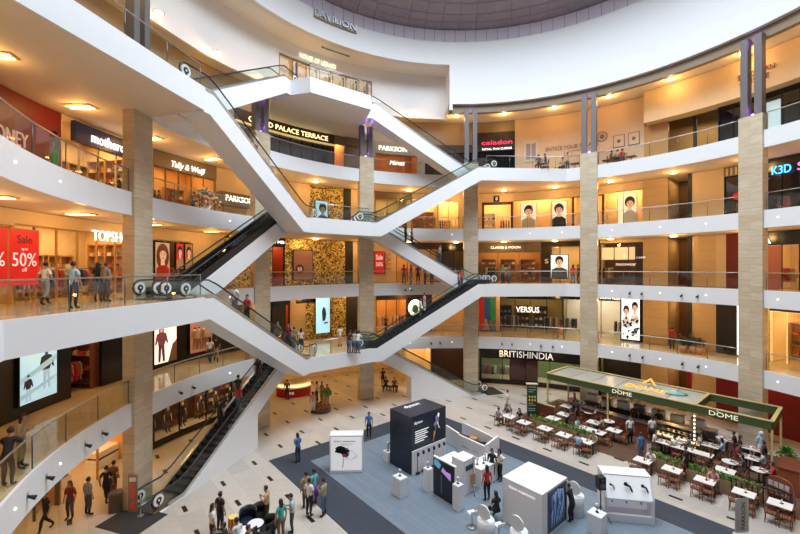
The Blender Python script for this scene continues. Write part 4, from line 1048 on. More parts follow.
# ================================================================ PEOPLE
def mirror(p): return (-p[0], p[1], p[2])
POSES = {}
def body(key, lean=0.0, pel=(0, 0, .93), knees=None, ankles=None, elbows=None, wrists=None, handdir=None, female=False, toes=None, headf=0.0):
    """one continuous skinned figure, front = +y, standing height 1.70"""
    pl = Vector(pel)
    def tor(h): return pl + Vector((0, h * math.sin(lean), h * math.cos(lean)))
    sp, ch, nb = tor(.16), tor(.36), tor(.50)
    nk = nb + Vector((0, .012 + headf * .4, .06)); hd1 = nk + Vector((0, .02 + headf * .5, .075)); hd2 = hd1 + Vector((0, .0 + headf * .1, .085))
    sw = .155 if female else .175
    shl = [tor(.47) + Vector((s * sw, 0, 0)) for s in (-1, 1)]
    knees = knees or [(-.10, .03, .49), (.10, .03, .49)]; ankles = ankles or [(-.10, -.02, .09), (.10, -.02, .09)]
    elbows = elbows or [(-.235, -.03, 1.13), (.235, -.03, 1.13)]; wrists = wrists or [(-.25, .05, .89), (.25, .05, .89)]
    handdir = handdir or [(0, .15, -1), (0, .15, -1)]
    toes = toes or [(-.12, .16, .035), (.12, .16, .035)]
    V = []; E = []; R = []; Zn = []
    def add(p, r, zn, par=None):
        V.append(Vector(p)); R.append(r); Zn.append(zn)
        if par is not None: E.append((par, len(V) - 1))
        return len(V) - 1
    hw = .105 if female else .10
    a = add(pl, .115, 'B'); b = add(sp, .105 if female else .115, 'T', a); c = add(ch, .12 if female else .13, 'T', b); d = add(nb, .07, 'T', c)
    e = add(nk, .048, 'S', d); f = add(hd1, .070, 'S', e); f2 = add(hd2, .082, 'S', f); f3 = add(hd2 + Vector((0, -.005, .05)), .06, 'S', f2)
    n = add(hd1 + Vector((0, .088, .025)), .012, 'S', f)
    for k, s in enumerate((-1, 1)):
        s0 = add(shl[k], .058 if female else .066, 'T', d)
        el = add(elbows[k], .042, 'T2', s0); wr = add(wrists[k], .026, 'S', el)
        dr = Vector(handdir[k]).normalized(); w_ = Vector(wrists[k])
        palm = add(w_ + dr * .06, .030, 'S', wr)
        sd = dr.cross(Vector((s, 0, 0)));
        if sd.length < .1: sd = Vector((0, 0, 1))
        sd.normalize()
        for j, L in enumerate((.062, .072, .068, .052)):
            off = sd * (.027 - .018 * j); inw = Vector((-s, 0, 0))
            q1 = add(w_ + dr * (.105) + off, .0095, 'S', palm)
            add(w_ + dr * (.105 + L) + off + inw * .02, .008, 'S', q1)
        th1 = add(w_ + dr * .055 + sd * .045 + Vector((-s * .012, 0, 0)), .011, 'S', palm)
        add(w_ + dr * .095 + sd * .055 + Vector((-s * .02, 0, 0)), .009, 'S', th1)
        hp = add(pl + Vector((s * hw, 0, -.05)), .085, 'B', a)
        kn = add(knees[k], .058, 'B', hp); m1 = (Vector(knees[k]) * .6 + Vector(ankles[k]) * .4) + Vector((0, -.015, 0)); cf = add(m1, .052, 'B', kn)
        an = add(ankles[k], .036, 'F', cf); he = add(Vector(toes[k]) * .5 + Vector((ankles[k][0], ankles[k][1], toes[k][2])) * .5, .036, 'F', an); add(toes[k], .028, 'F', he)
    me = bpy.data.meshes.new('figure'); me.from_pydata([tuple(v) for v in V], E, [])
    ob = bpy.data.objects.new('figure', me); COL.objects.link(ob)
    sk = ob.modifiers.new('skin', 'SKIN'); sk.use_smooth_shade = True; sk.branch_smoothing = .2
    for i, v in enumerate(me.skin_vertices[0].data): v.radius = (R[i], R[i]); v.use_root = (i == 0)
    su = ob.modifiers.new('sub', 'SUBSURF'); su.levels = 1; su.render_levels = 1
    dg = bpy.context.evaluated_depsgraph_get()
    full = bpy.data.meshes.new_from_object(ob.evaluated_get(dg)); bpy.data.objects.remove(ob)
    # nearest bone per vertex -> garment zones
    segs = [(V[i], V[j], Zn[j], R[i], R[j]) for i, j in E]
    def zone(p):
        best = None
        for A, B, z, r1, r2 in segs:
            ab = B - A; t = max(0, min(1, (p - A).dot(ab) / max(ab.length_squared, 1e-9))); dd = (p - (A + ab * t)).length - (r1 * (1 - t) + r2 * t)
            if best is None or dd < best[0]: best = (dd, z, t)
        return best
    zn = [zone(v.co) for v in full.vertices]
    def extract(zs, grow, cut=None, test=all):
        keep = []; mp = {}; vs = []; fs = []
        for p in full.polygons:
            ok = test(zn[i][1] in zs and (cut is None or cut(zn[i])) for i in p.vertices)
            if not ok: continue
            f_ = []
            for i in p.vertices:
                if i not in mp: mp[i] = len(vs); v = full.vertices[i]; vs.append(tuple(v.co + v.normal * grow))
                f_.append(mp[i])
            fs.append(f_)
        m = bpy.data.meshes.new('garment_piece'); m.from_pydata(vs, [], fs)
        m.polygons.foreach_set('use_smooth', [True] * len(fs)); m.materials.append(WHITE); m.update(); return m
    full.materials.clear(); full.materials.append(WHITE); full.polygons.foreach_set('use_smooth', [True] * len(full.polygons))
    P_ = dict(body=full, shirt=extract(('T', 'T2'), .014), tee=extract(('T', 'T2'), .014, lambda q: not (q[1] == 'T2' and q[2] > .62)),
              trousers=extract(('B',), .012, None, any), shoes=extract(('F',), .008))
    c_ = hd2; 
    def hair(long):
        m = MB(); n_ = 14; mm = 9
        for (r, h) in ((1, 1),):
            prof = [(sin(pi * i / mm), cos(pi * i / mm)) for i in range(mm + 1)]
            rings = [[m.P(c_.x + .096 * max(r_, .02) * cos(2 * pi * k / n_), c_.y - .012 + .108 * max(r_, .02) * sin(2 * pi * k / n_), c_.z + .012 + .115 * h_) for k in range(n_)] for r_, h_ in prof]
            for i, (A, B) in enumerate(zip(rings, rings[1:])):
                for k in range(n_):
                    an = (2 * pi * (k + .5) / n_); front = sin(an) > .1
                    if front and i >= 3: continue
                    if not long and i >= 6: continue
                    m.face([A[k], A[(k + 1) % n_], B[(k + 1) % n_], B[k]], True)
        if long:
            m.ball(c_.x, c_.y - .075, c_.z - .13, .095, .05, .18, 10, 6)
        o = m.build('hair', WHITE); d_ = o.data; bpy.data.objects.remove(o); return d_
    P_['hair'] = hair(False); P_['long_hair'] = hair(True)
    fm = MB(); 
    for s in (-1, 1): fm.ball(c_.x + s * .03, c_.y + .074, c_.z - .012, .013, .010, .009, 6, 4)
    fm.ball(c_.x, c_.y + .076, c_.z - .088, .022, .008, .006, 6, 4)
    o = fm.build('face_features', WHITE); P_['face'] = o.data; bpy.data.objects.remove(o)
    em = MB(); 
    for s in (-1, 1): em.ball(c_.x + s * .088, c_.y - .005, c_.z - .025, .012, .02, .03, 6, 4)
    # skirt
    km = MB(); z1 = pl.z + .05
    if pl.z > .8: km.lathe(0, pl.y, [(.135, z1), (.17, z1 - .18), (.22, z1 - .50), (.21, z1 - .50), (.12, z1 - .02)], 14)
    else: km.lathe(0, pl.y + .05, [(.16, z1), (.22, z1 - .2), (.2, z1 - .2)], 12, 1, 1.4)
    o = km.build('skirt', WHITE); P_['skirt'] = o.data; bpy.data.objects.remove(o)
    POSES[key] = P_
for fem, sfx in ((False, ''), (True, 'f')):
    body('stand' + sfx, female=fem)
    body('walk' + sfx, lean=.05, female=fem, knees=[(-.10, .20, .51), (.10, -.02, .49)], ankles=[(-.10, .26, .10), (.10, -.30, .16)], toes=[(-.11, .44, .05), (.11, -.14, .05)],
         elbows=[(-.24, -.10, 1.15), (.24, .02, 1.13)], wrists=[(-.24, -.02, .91), (.24, .20, .95)], handdir=[(0, .3, -1), (0, .6, -1)])
    body('phone' + sfx, female=fem, headf=.04, elbows=[(-.22, .0, 1.13), (.22, .03, 1.13)], wrists=[(-.10, .24, 1.22), (.09, .26, 1.24)], handdir=[(.4, .5, .6), (-.4, .5, .6)])
    body('lean' + sfx, lean=.35, female=fem, pel=(0, -.08, .92), elbows=[(-.25, .30, 1.14), (.25, .30, 1.14)], wrists=[(-.12, .46, 1.15), (.12, .46, 1.15)], handdir=[(.6, .6, 0), (-.6, .6, 0)], headf=.03)
    body('sit' + sfx, lean=.10, pel=(0, 0, .54), female=fem, knees=[(-.12, .42, .52), (.12, .42, .52)], ankles=[(-.13, .40, .09), (.13, .40, .09)], toes=[(-.14, .58, .035), (.14, .58, .035)],
         elbows=[(-.24, .10, .80), (.24, .10, .80)], wrists=[(-.14, .33, .80), (.14, .33, .80)], handdir=[(.3, 1, 0), (-.3, 1, 0)], headf=.02)
body('arms_up', female=False, elbows=[(-.34, .06, 1.42), (.34, .06, 1.42)], wrists=[(-.36, .12, 1.66), (.36, .12, 1.66)], handdir=[(0, .2, 1), (0, .2, 1)])
SK = [M('skin_light', (.62, .40, .28), .5, var=.03), M('skin_tan', (.42, .24, .15), .5, var=.03), M('skin_brown', (.22, .11, .065), .5, var=.03)]
HB = M('black_hair', (.018, .013, .012), .45); HBR = M('brown_hair', (.10, .045, .025), .5); FACEM = M('face_dark', (.06, .02, .02), .5)
_pm = {}
def cm(c):
    if c not in _pm: _pm[c] = M('fabric_%d' % len(_pm), c, .8, var=.12, scale=9)
    return _pm[c]
C = dict(black=(.015, .015, .018), white=(.75, .74, .72), grey=(.25, .26, .27), dgrey=(.07, .07, .08), lblue=(.38, .55, .68), blue=(.05, .17, .42), navy=(.02, .035, .09), denim=(.09, .14, .24),
         red=(.55, .03, .03), maroon=(.20, .02, .03), tan=(.60, .36, .18), orange=(.65, .25, .06), green=(.05, .45, .10), teal=(.03, .38, .33), turq=(.12, .52, .55), pink=(.65, .30, .35), purple=(.16, .05, .28),
         khaki=(.38, .32, .20), olive=(.16, .19, .10), cream=(.68, .60, .46), brown=(.17, .09, .05))
def person(loc, rz, label, pose='stand', top='black', bot='dgrey', skin=1, hair='hair', tee=True, group=None, skirt=None, shoes='black', scale=1.0, bag=None, hairc=None, apron=False, cap=None, mannequin=False):
    P_ = POSES[pose]; loc = Vector(loc)
    name = 'mannequin' if mannequin else 'person'
    b = bpy.data.objects.new(name, P_['body']); COL.objects.link(b); b.location = loc; b.rotation_euler = (0, 0, rz); b.scale = (scale,) * 3
    def setm(o, m): o.material_slots[0].link = 'OBJECT'; o.material_slots[0].material = m
    sk = SK[skin] if not mannequin else GLOSSW
    setm(b, sk); tag(b, label, name, group)
    def ch(nm, key, m):
        o = bpy.data.objects.new(nm, P_[key]); COL.objects.link(o); o.parent = b; setm(o, m); return o
    ch('shirt', 'tee' if tee else 'shirt', cm(C[top]))
    ch('trousers', 'trousers', sk if bot is None else cm(C[bot])) if not (skirt and bot is None) else None
    if skirt: ch('skirt', 'skirt', cm(C[skirt]))
    ch('shoes', 'shoes', cm(C[shoes]))
    if not mannequin:
        ch('hair' if hair == 'hair' else 'long_hair', hair, hairc or HB); ch('face_features', 'face', FACEM)
    if bag:
        m = MB(); bx, by = (.30, .02) if pose.startswith('stand') or pose.startswith('walk') else (.28, 0)
        m.slab([(bx - .13 + x, .55 + z) for x, z in ((0, 0), (.26, 0), (.23, .26), (.03, .26))], by - .05, by + .05)
        m.tube([(bx - .06, by, .80), (bx - .05, by, .92), (bx + .05, by, .92), (bx + .06, by, .80)], .01, 4)
        o = m.build('carried_bag', cm(C[bag])); o.parent = b; o['label'] = bag + ' bag'
    if apron:
        m = MB(); m.lathe(0, .0, [(.15, 1.02), (.19, .85), (.2, .5), (.19, .5)], 12, 1, .9); o = m.build('apron', cm(C['black'])); o.parent = b
    if cap:
        m = MB(); c_ = Vector((0, .03, 1.68)); m.ball(0, .02, 1.66, .115, .125, .13, 12, 8); m.ball(0, -.02, 1.52, .12, .11, .12, 10, 6); o = m.build('headscarf', cm(C[cap])); o.parent = b
    return b
def face_to(a, b): return atan2(b[1] - a[1], b[0] - a[0]) - pi / 2
CAMP = (0, 0)
# ground floor walkers at the left
person(gp(46, 531), 2.6, 'person in black printed t-shirt and black trousers striding at the bottom left', 'walk', 'black', 'black')
person(gp(70, 519), pi, 'person with long dark hair, dark jacket and red top', 'standf', 'maroon', 'dgrey', tee=False, hair='long_hair')
person(gp(88, 515), -.3, 'person in grey shirt and dark trousers seen from behind', 'stand', 'grey', 'dgrey')
person(gp(106, 502), .3, 'person in black shirt and shorts carrying a bag by the bin', 'walk', 'black', 'black', bag='brown')
person(gp(113, 496), .1, 'person half hidden behind the one in black shorts', 'phone', 'brown', 'dgrey')
# by the drums
person(gp(220, 532), -.4, 'person in black standing left of the drum seats', 'stand', 'black', 'black')
person(gp(212, 546), -.8, 'person in white top with black hair at the bottom edge', 'standf', 'white', 'black', hair='long_hair')
person(gp(267, 525), 1.5, 'person in tan top and black trousers holding up a phone', 'phonef', 'tan', 'black', hair='hair')
person(gp(281, 541), .8, 'person in teal top and patterned trousers by the black tub seats', 'standf', 'teal', 'brown', hair='long_hair')
person(gp(292, 534), 1.9, 'person in pale blue shirt and grey trousers using a phone', 'phone', 'lblue', 'dgrey', bag='navy')
# clump on the carpet edge
person(gp(306, 508), .5, 'person in pink-grey top at the back of the carpet-edge group', 'stand', 'khaki', 'dgrey', bag='green')
person(gp(309, 516), -.4, 'person in white shirt and black trousers in the carpet-edge group', 'stand', 'white', 'black')
person(gp(314, 505), .9, 'person in turquoise top and purple skirt in the carpet-edge group', 'standf', 'turq', 'purple', skirt='purple', hair='hair')
person(gp(324, 516), 1.2, 'person in khaki top and blue jeans right of the carpet-edge group', 'phonef', 'khaki', 'denim', hair='hair')
person(gp(298, 463), .9, 'person in dark blue standing alone on the slate carpet', 'phonef', 'blue', 'navy', hair='long_hair')
person(gp(369, 438), pi, 'person in blue shirt and black trousers behind the flower print box', 'stand', 'blue', 'black')
# booth staff
person(gp(492, 481), 2.6, 'person in black suit standing at the white booth', 'stand', 'black', 'black', tee=False)
person(gp(487, 501), .3, 'person in red top and black trousers seen from behind at the booth', 'standf', 'red', 'black', hair='long_hair')
person(gp(500, 481), 1.9, 'person in white top with long black hair facing the booth', 'phonef', 'white', 'black', hair='long_hair')
person(gp(497, 522), .4, 'person in black between the mirror and the white cube', 'sitf', 'black', 'black', hair='long_hair')
person(gp(571, 522), .6, 'person in black leaning behind the right face of the white cube', 'lean', 'black', 'black', tee=False)
person(gp(508, 412), 1.0, 'person in white long dress walking near the terrace tables', 'walkf', 'white', None, skirt='white')
# concourse
person(gp(287, 400), 0, 'person in dark clothes in front of the red kiosk', 'stand', 'dgrey', 'black')
for k, (x, y, tp, bt, po) in enumerate(((313, 414, 'pink', 'white', 'standf'), (317, 402, 'white', 'dgrey', 'stand'), (322, 402, 'grey', 'red', 'standf'), (327, 405, 'red', 'khaki', 'stand'))):
    person(gp(x, y), k * 1.3, ('person in pink top left of the round flower bed', 'person in white t-shirt behind the round flower bed', 'person in grey top and red trousers behind the flower bed', 'person in red top right of the flower bed')[k], po, tp, bt)
person(gp(383, 386), .5, 'person in black standing beside the concourse bench', 'stand', 'black', 'black')
# riders
for key, s, y, tp, bt, lab in (('E7', 8.6, 0, 'red', 'black', 'rider in red at the top of the ground floor left escalator'), ('E7', 7.7, .25, 'dgrey', 'black', 'rider in dark grey high on the ground floor left escalator'),
        ('E7', 7.0, -.2, 'black', 'dgrey', 'rider in black two steps below the grey one'), ('E7', 5.6, .2, 'black', 'denim', 'rider in black halfway up the ground floor left escalator'), ('E7', 5.1, -.25, 'red', 'denim', 'rider in red halfway up the ground floor left escalator'), ('E7', 4.0, .15, 'black', 'black', 'lowest rider, in black, on the ground floor left escalator'),
        ('E4', 6.9, 0, 'white', 'denim', 'rider in white high on the left escalator to the second floor'), ('E4', 6.0, .1, 'red', 'black', 'rider in red on the left escalator to the second floor'), ('E4', 2.6, -.2, 'brown', 'brown', 'rider in brown low on the left escalator to the second floor'), ('E4', 2.0, .2, 'maroon', 'black', 'rider in maroon beside the brown one'), ('E4', 1.2, 0, 'olive', 'dgrey', 'lowest rider, in olive, on the left escalator'),
        ('E5', 8.3, .2, 'red', 'dgrey', 'rider in red top near the head of the right escalator'), ('E5', 7.9, -.2, 'grey', 'dgrey', 'rider in grey near the head of the right escalator'), ('E5', 4.9, .2, 'pink', 'white', 'rider in pink halfway up the right escalator'), ('E5', 4.4, -.2, 'white', 'denim', 'rider in white halfway up the right escalator'),
        ('E6', 6.6, 0, 'navy', 'black', 'rider in navy on the descending right escalator'), ('E6', 6.1, .2, 'pink', 'dgrey', 'rider in pink on the descending right escalator'), ('E6', 3.4, 0, 'lblue', 'denim', 'rider in pale blue low on the descending right escalator'),
        ('E1', 5.2, 0, 'cream', 'dgrey', 'rider in cream on the upper left escalator')):
    q, rz = esc_pt(key, s, y); person(q, rz - pi / 2 + (pi if key in ('E6',) else 0), lab.replace('rider', 'person riding'), 'stand' if y >= 0 else 'standf', tp, bt, hair='hair' if y >= 0 else 'long_hair', group=None)
# first floor
person(gp(8, 486, 5), .3, 'person in black leaning over the first floor railing at the left edge', 'lean', 'black', 'black')
person(gp(21, 468, 5), -1.2, 'person in light print dress with black hair at the first floor railing', 'phonef', 'khaki', 'olive', hair='long_hair')
person(gp(210, 363, 5), .2, 'person in white top on the first floor walkway, left of a pair', 'walkf', 'white', 'dgrey', hair='long_hair')
person(gp(216, 362, 5), .4, 'person in black top on the first floor walkway, right of a pair', 'walk', 'black', 'khaki')
person(gp(294, 349, 5), .2, 'person in grey shirt walking off the first floor landing', 'walk', 'grey', 'denim')
person(gp(301, 351, 5), .1, 'person in white t-shirt and black skirt on the first floor landing', 'walkf', 'white', None, skirt='black', hair='long_hair')
person(gp(340, 347, 5), .3, 'person in white t-shirt and orange shorts behind the landing railing', 'stand', 'white', 'orange')
for k, (x, tp, bt) in enumerate(((349, 'black', 'denim'), (354, 'khaki', 'denim'), (358, 'white', 'denim'))):
    person(gp(x, 353.5, 5), -.5, ('person in black and jeans leaning on the landing railing', 'person in khaki leaning between two others on the landing railing', 'person in white shirt and jeans leaning on the landing railing')[k], 'lean', tp, bt)
person(gp(561, 339, 5), .4, 'person in maroon top and orange skirt passing the olive shop window', 'walkf', 'maroon', None, skirt='orange', hair='long_hair')
person(gp(386, 333, 5), 2.5, 'person in brown outside the orange first floor shop', 'stand', 'brown', 'black')
for k, (x, y, tp) in enumerate(((672, 349, 'red'), (679, 348, 'maroon'), (689, 350, 'black'))):
    person(gp(x, y, 5), -.6 - k, ('person in red sitting group by the lobby, left one', 'person in maroon in the lobby group, middle one', 'person in black in the lobby group, right one')[k], 'sit' if k else 'stand', tp, 'dgrey')
# second floor
person(gp(73, 308.5, 10), .15, 'person in white and pale blue top with a shoulder strap, seen from behind', 'standf', 'lblue', 'navy', hair='hair')
person(gp(45, 305, 10), .0, 'person in white t-shirt and grey jeans near the sale banners', 'walkf', 'white', 'grey', hair='hair')
person(gp(98, 301.5, 10), .3, 'person in black and jeans shorts, left of a couple by the shop door', 'standf', 'black', 'denim', hair='long_hair')
person(gp(106, 301.5, 10), -.2, 'person in grey-blue shirt with a black backpack, right of a couple', 'stand', 'grey', 'dgrey')
for k, (x, tp) in enumerate(((404, 'red'), (411, 'brown'), (418, 'maroon'), (425, 'pink'), (432, 'black'), (503, 'olive'), (509, 'brown'), (573, 'red'), (578, 'maroon'))):
    person(gp(x, 284.5, 10), k * 1.7, 'person in %s %s' % (tp, 'in the crowd outside the orange second floor shop' if k < 5 else ('outside the brown-framed shop' if k < 7 else 'by the suit shop at the second column')), ('stand', 'standf')[k % 2], tp, ('dgrey', 'denim', 'black')[k % 3], hair=('hair', 'long_hair')[k % 2])
# third floor
person(gp(55, 177, 15), 2.0, 'person in green patterned shirt at the third floor railing', 'stand', 'olive', 'green')
person(gp(119, 206, 15), 1.9, 'person silhouetted in black at the baby shop railing', 'phonef', 'black', 'black')
for k, (x, tp, po) in enumerate(((154.5, 'black', 'stand'), (159, 'dgrey', 'stand'), (170, 'maroon', 'lean'), (194, 'blue', 'stand'))):
    person(gp(x, 216 if k < 3 else 217, 15), (-.8, -.8, -1.6, .2)[k], ('person in black beside the left column, third floor', 'person in dark grey at the third floor railing by the column', 'person in maroon pointing over the third floor railing', 'person in blue outside the taupe-fronted shop')[k], po, tp, 'black')
# fourth floor diners
for k, (x, tp) in enumerate(((541, 'brown'), (549, 'dgrey'), (566, 'tan'), (571, 'tan'), (612, 'maroon'), (620, 'tan'), (627, 'red'))):
    px_ = x; q = gp(x, 178 if x < 590 else 168, 20); q = Vector((CX, CY, 0)) + (q - Vector((CX, CY, 20))).normalized() * (17.2 if px_ < 560 else 19.2); q.z = 20.02
    person(q, k * 1.1, 'person in %s %s' % (tp, ('at the fourth floor railing, left group, diner %d', 'at the fourth floor railing, right group, diner %d')[k > 3] % (k % 4 + 1)), 'arms_up' if k == 3 else 'sit', tp, 'dgrey')
# mannequins behind the ground escalator
fr, w = MANQ
for k, x in enumerate((-4.7, -3.7, -2.5, -1.4, .0, 1.2, 2.4, 3.5)):
    q = fr(x, .7, .36); person(q, fr.t + pi / 2 - pi + pi, 'mannequin in dark clothes in the ground floor window, number %d from the left' % (k + 1), 'stand' if k % 2 else 'standf', ('black', 'dgrey', 'brown')[k % 3], ('black', 'brown', 'dgrey')[k % 3], mannequin=True)
# ================================================================ GROUND FLOOR THINGS
def fbox(m, u, v, z, su, sv, sz): m.cbox(u, v, z, su, sv, sz)
# carpets
m = MB()
def uvq(u0, u1, v0, v1, z0, z1):
    m_ = MB(); m_.prism([tuple(uv(a, b))[:2] for a, b in ((u0, v0), (u1, v0), (u1, v1), (u0, v1))], z0, z1); return m_
t = uvq(-23.2, -1.2, 9.55, 22.6, 0.0, .02).build('booth_carpet', CARPD); tag(t, 'large slate-grey carpet laid diagonally on the stone floor', 'carpet')
t = uvq(-21.5, -2.8, 11.4, 20.9, .022, .035).build('booth_inner_carpet', CARPL); tag(t, 'pale blue-grey carpet inside the slate border', 'carpet')
def fuv(u, v, z=0, r=0): p = uv(u, v, z); return Flat(p.x, p.y, z, RZU + r)
def touv(p): return p.x * U2.x + p.y * U2.y, p.x * V2.x + p.y * V2.y
ZC = .036
NAVYB = M('navy_booth_panel', (.010, .018, .040), .25)
# black tower: local x = u, y = v
c0 = Vector((.61, 22.1)); u0, v0 = touv(Vector((.61, 22.1, 0)))
fr = fuv(u0, v0, ZC)
t = thing('booth_tower', 'tall navy-black display tower with white lettering and a product picture', 'display tower', fr)
MB(fr).box((-1.85, 0, 0), (0, 2.8, 1.25)).build('lower_body', NAVYB, t)
MB(fr).box((-1.85, 0, 1.25), (0, 2.8, 3.2)).build('upper_body', NAVYB, t, bevel=.01)
MB(fr).box((0, .05, .0), (.06, 2.75, 1.3)).build('white_display_wall', GLOSSW, t)
fx = Flat(*fr(.005, 0, 0), RZU + pi / 2)     # right-hand face: x runs along v, -y outward
m = MB(fx); text(m, 'dyson', .55, -.0, 2.78, .62, .2, .01); m.build('brand_lettering', WLET, t)
m = MB(fx)
for k in range(6): m.box((.30, -.008, 2.28 - k * .12), (.30 + (1.05, .9, 1.0, .8, .95, .7)[k], 0, 2.33 - k * .12))
m.build('small_print', WLET, t)
m = MB(fx); m.mat(M('stick_orange', (.8, .25, .05), .4)).tube([(1.7, -.03, 1.45), (1.82, -.03, 2.0)], .05, 6)
m.mat(M('stick_purple', (.25, .22, .45), .3)).tube([(1.82, -.03, 2.0), (1.98, -.03, 2.75)], .06, 6).ball(2.0, -.04, 2.65, .16, .05, .2, 8, 6).ball(1.85, -.04, 2.35, .14, .05, .12, 8, 6)
m.mat(WLET).tube([(2.15, -.03, 2.95), (2.05, -.03, 2.4), (2.2, -.03, 2.1)], .04, 6)
m.build('product_picture', None, t)
m = MB(Flat(*fr(-.95, .9, 3.2), RZU + pi / 2)); V_, F_ = textmesh('dyson')
xs = [q[0] for q in V_]; b0 = 0
for q in V_: m.P((q[0] / max(xs)) * 1.2 - .2, (q[1]) * .5 + .3, .006 if q[2] > 0 else 0)
for f in F_: m.face(f)
m.build('roof_lettering', WLET, t)
# vacuum cleaners hanging on the white wall
for k in range(6):
    q = fr(.10, .35 + k * .42, 0); f = Flat(q.x, q.y, ZC, RZU + pi / 2)
    tv = thing('stick_vacuum', 'dark stick vacuum cleaner on the white display wall, number %d from the left' % (k + 1), 'vacuum cleaner', f)
    MB(f).tube([(0, -.06, .12), (0, -.06, 1.05)], .022, 6).build('tube', (DSTEEL, GLOSSW, LAV)[k % 3], tv); MB(f).ball(0, -.1, 1.12, .07, .09, .12, 10, 6).build('motor', BLACKM, tv)
    MB(f).cbox(0, -.09, .05, .24, .12, .08).build('floor_head', BLACKM, tv)
def plinth(px, py, w, d, h, label, rz=None, top=None, name='white_plinth', z=ZC):
    p = gp(px, py, z); f = Flat(p.x, p.y, z, RZU if rz is None else rz)
    t = thing(name, label, 'plinth', f); MB(f).box((-w / 2, -d / 2, 0), (w / 2, d / 2, h)).build('body', GLOSSW, t, bevel=.015)
    MB(f).box((-w / 2 + .03, -d / 2 + .03, h), (w / 2 - .03, d / 2 - .03, h + .012)).build('top_plate', WHITE, t)
    return t, f
def dryer(f, z, label, s=1.0, ang=0, cat='hair dryer'):
    q = f(0, 0, z); g_ = Flat(q.x, q.y, q.z, f.rz + ang)
    t = thing('hair_dryer', label, cat, g_)
    MB(g_).tube([(0, 0, .02), (0, 0, .24 * s)], .022 * s, 8).build('handle', DSTEEL, t); MB(g_).tube([(-.06, 0, .27 * s), (.07, 0, .27 * s)], .05 * s, 12).build('head', LAV, t); MB(g_).lathe(0, 0, [(.07, 0), (.07, .018)], 12).build('stand_foot', BLACKM, t)
t, f = plinth(400, 495, .62, .5, .95, 'white plinth with a small appliance left of the black tower'); dryer(f, .965, 'small appliance on the plinth left of the tower', 1.1)
t, f = plinth(388, 461, .5, .4, .6, 'low white plinth at the left face of the black tower'); dryer(f, .615, 'dark appliance on the low plinth by the tower', 1.6)
# flower print light box
p = gp(346, 473, ZC); f = Flat(p.x, p.y + .35, ZC, .03)
t = thing('display_box', 'white upright display box printed with a black flower picture', 'display box', f)
MB(f).box((-.93, -.35, 0), (.93, .35, 2.1)).build('body', GLOSSW, t, bevel=.02)
MB(f).box((-.86, -.362, .15), (.86, -.352, 2.0)).build('lit_face', lit('soft_white_face', (.92, .92, .93), .35), t)
m = MB(f); random.seed(5)
m.mat(BLACKM)
for k in range(15):
    a = random.uniform(-.5, 2.8); r = random.uniform(.1, .42); x, z = -.25 + r * cos(a) * .8, 1.15 + r * sin(a) * .7
    m.slab([(x + .14 * cos(a + q) * (1 + .5 * (j % 2)), z + .11 * sin(a + q) * (1 + .5 * (j % 2))) for j, q in enumerate([i * pi / 3 for i in range(6)])], -.364, -.368)
m.mat(M('print_magenta', (.5, .05, .3), .5)); m.slab(ell(-.1, .98, .12, .1), -.368, -.372); m.slab(ell(.1, 1.05, .07, .06), -.368, -.372)
m.mat(M('print_grey', (.45, .42, .45), .5)); m.tube([(.0, -.37, 1.35), (.35, -.37, 1.25), (.62, -.37, .95), (.3, -.37, .75), (0, -.37, .85)], .014, 4); m.tube([(-.2, -.37, .3), (-.12, -.37, .9)], .02, 4)
m.build('flower_print', None, t)
m = MB(f); text(m, 'dyson', -.5, -.364, 1.78, .4, .12, .006); m.build('brand_lettering', BLACKM, t)
m = MB(f); m.box((-.2, -.366, 1.74), (.5, -.362, 1.80)); m.box((-.3, -.366, 1.60), (.4, -.362, 1.64)); m.build('small_print', M('pale_print', (.6, .6, .62), .5), t)
# black screen panel with white pillars
A_ = gp(433, 494, ZC); B_ = gp(455, 508, ZC)
d_ = B_ - A_; f = Flat(A_.x, A_.y, ZC, atan2(d_.y, d_.x)); L_ = d_.length
t = thing('screen_panel', 'freestanding black panel with blue and purple hair picture between white pillars', 'display panel', f)
MB(f).box((0, 0, 0), (L_, .14, 1.95)).build('panel', GLOSSW, t); MB(f).box((.03, -.012, .05), (L_ - .03, -.002, 1.9)).build('screen_face', BLACK, t)
m = MB(f)
m.mat(lit('hair_blue', (.10, .35, .55), .5)); m.slab([(.1, 1.55), (.45, 1.45), (.6, 1.7), (.35, 1.85), (.1, 1.82)], -.014, -.018)
m.mat(lit('hair_violet', (.45, .25, .65), .6)); m.slab([(.6, 1.4), (1.25, 1.15), (1.25, 1.5), (.95, 1.5), (.7, 1.62)], -.014, -.018)
m.mat(M('print_dark_grey', (.12, .13, .15), .4)); m.box((.58, -.018, .3), (.66, -.014, 1.2)); m.build('picture', None, t)
t, f = plinth(428, 490, .36, .36, 1.15, 'white pillar plinth left of the black screen panel'); dryer(f, 1.165, 'small appliance on the pillar left of the screen')
t, f = plinth(458, 509, .38, .38, 1.2, 'white pillar plinth right of the black screen panel'); dryer(f, 1.215, 'small appliance on the pillar right of the screen')
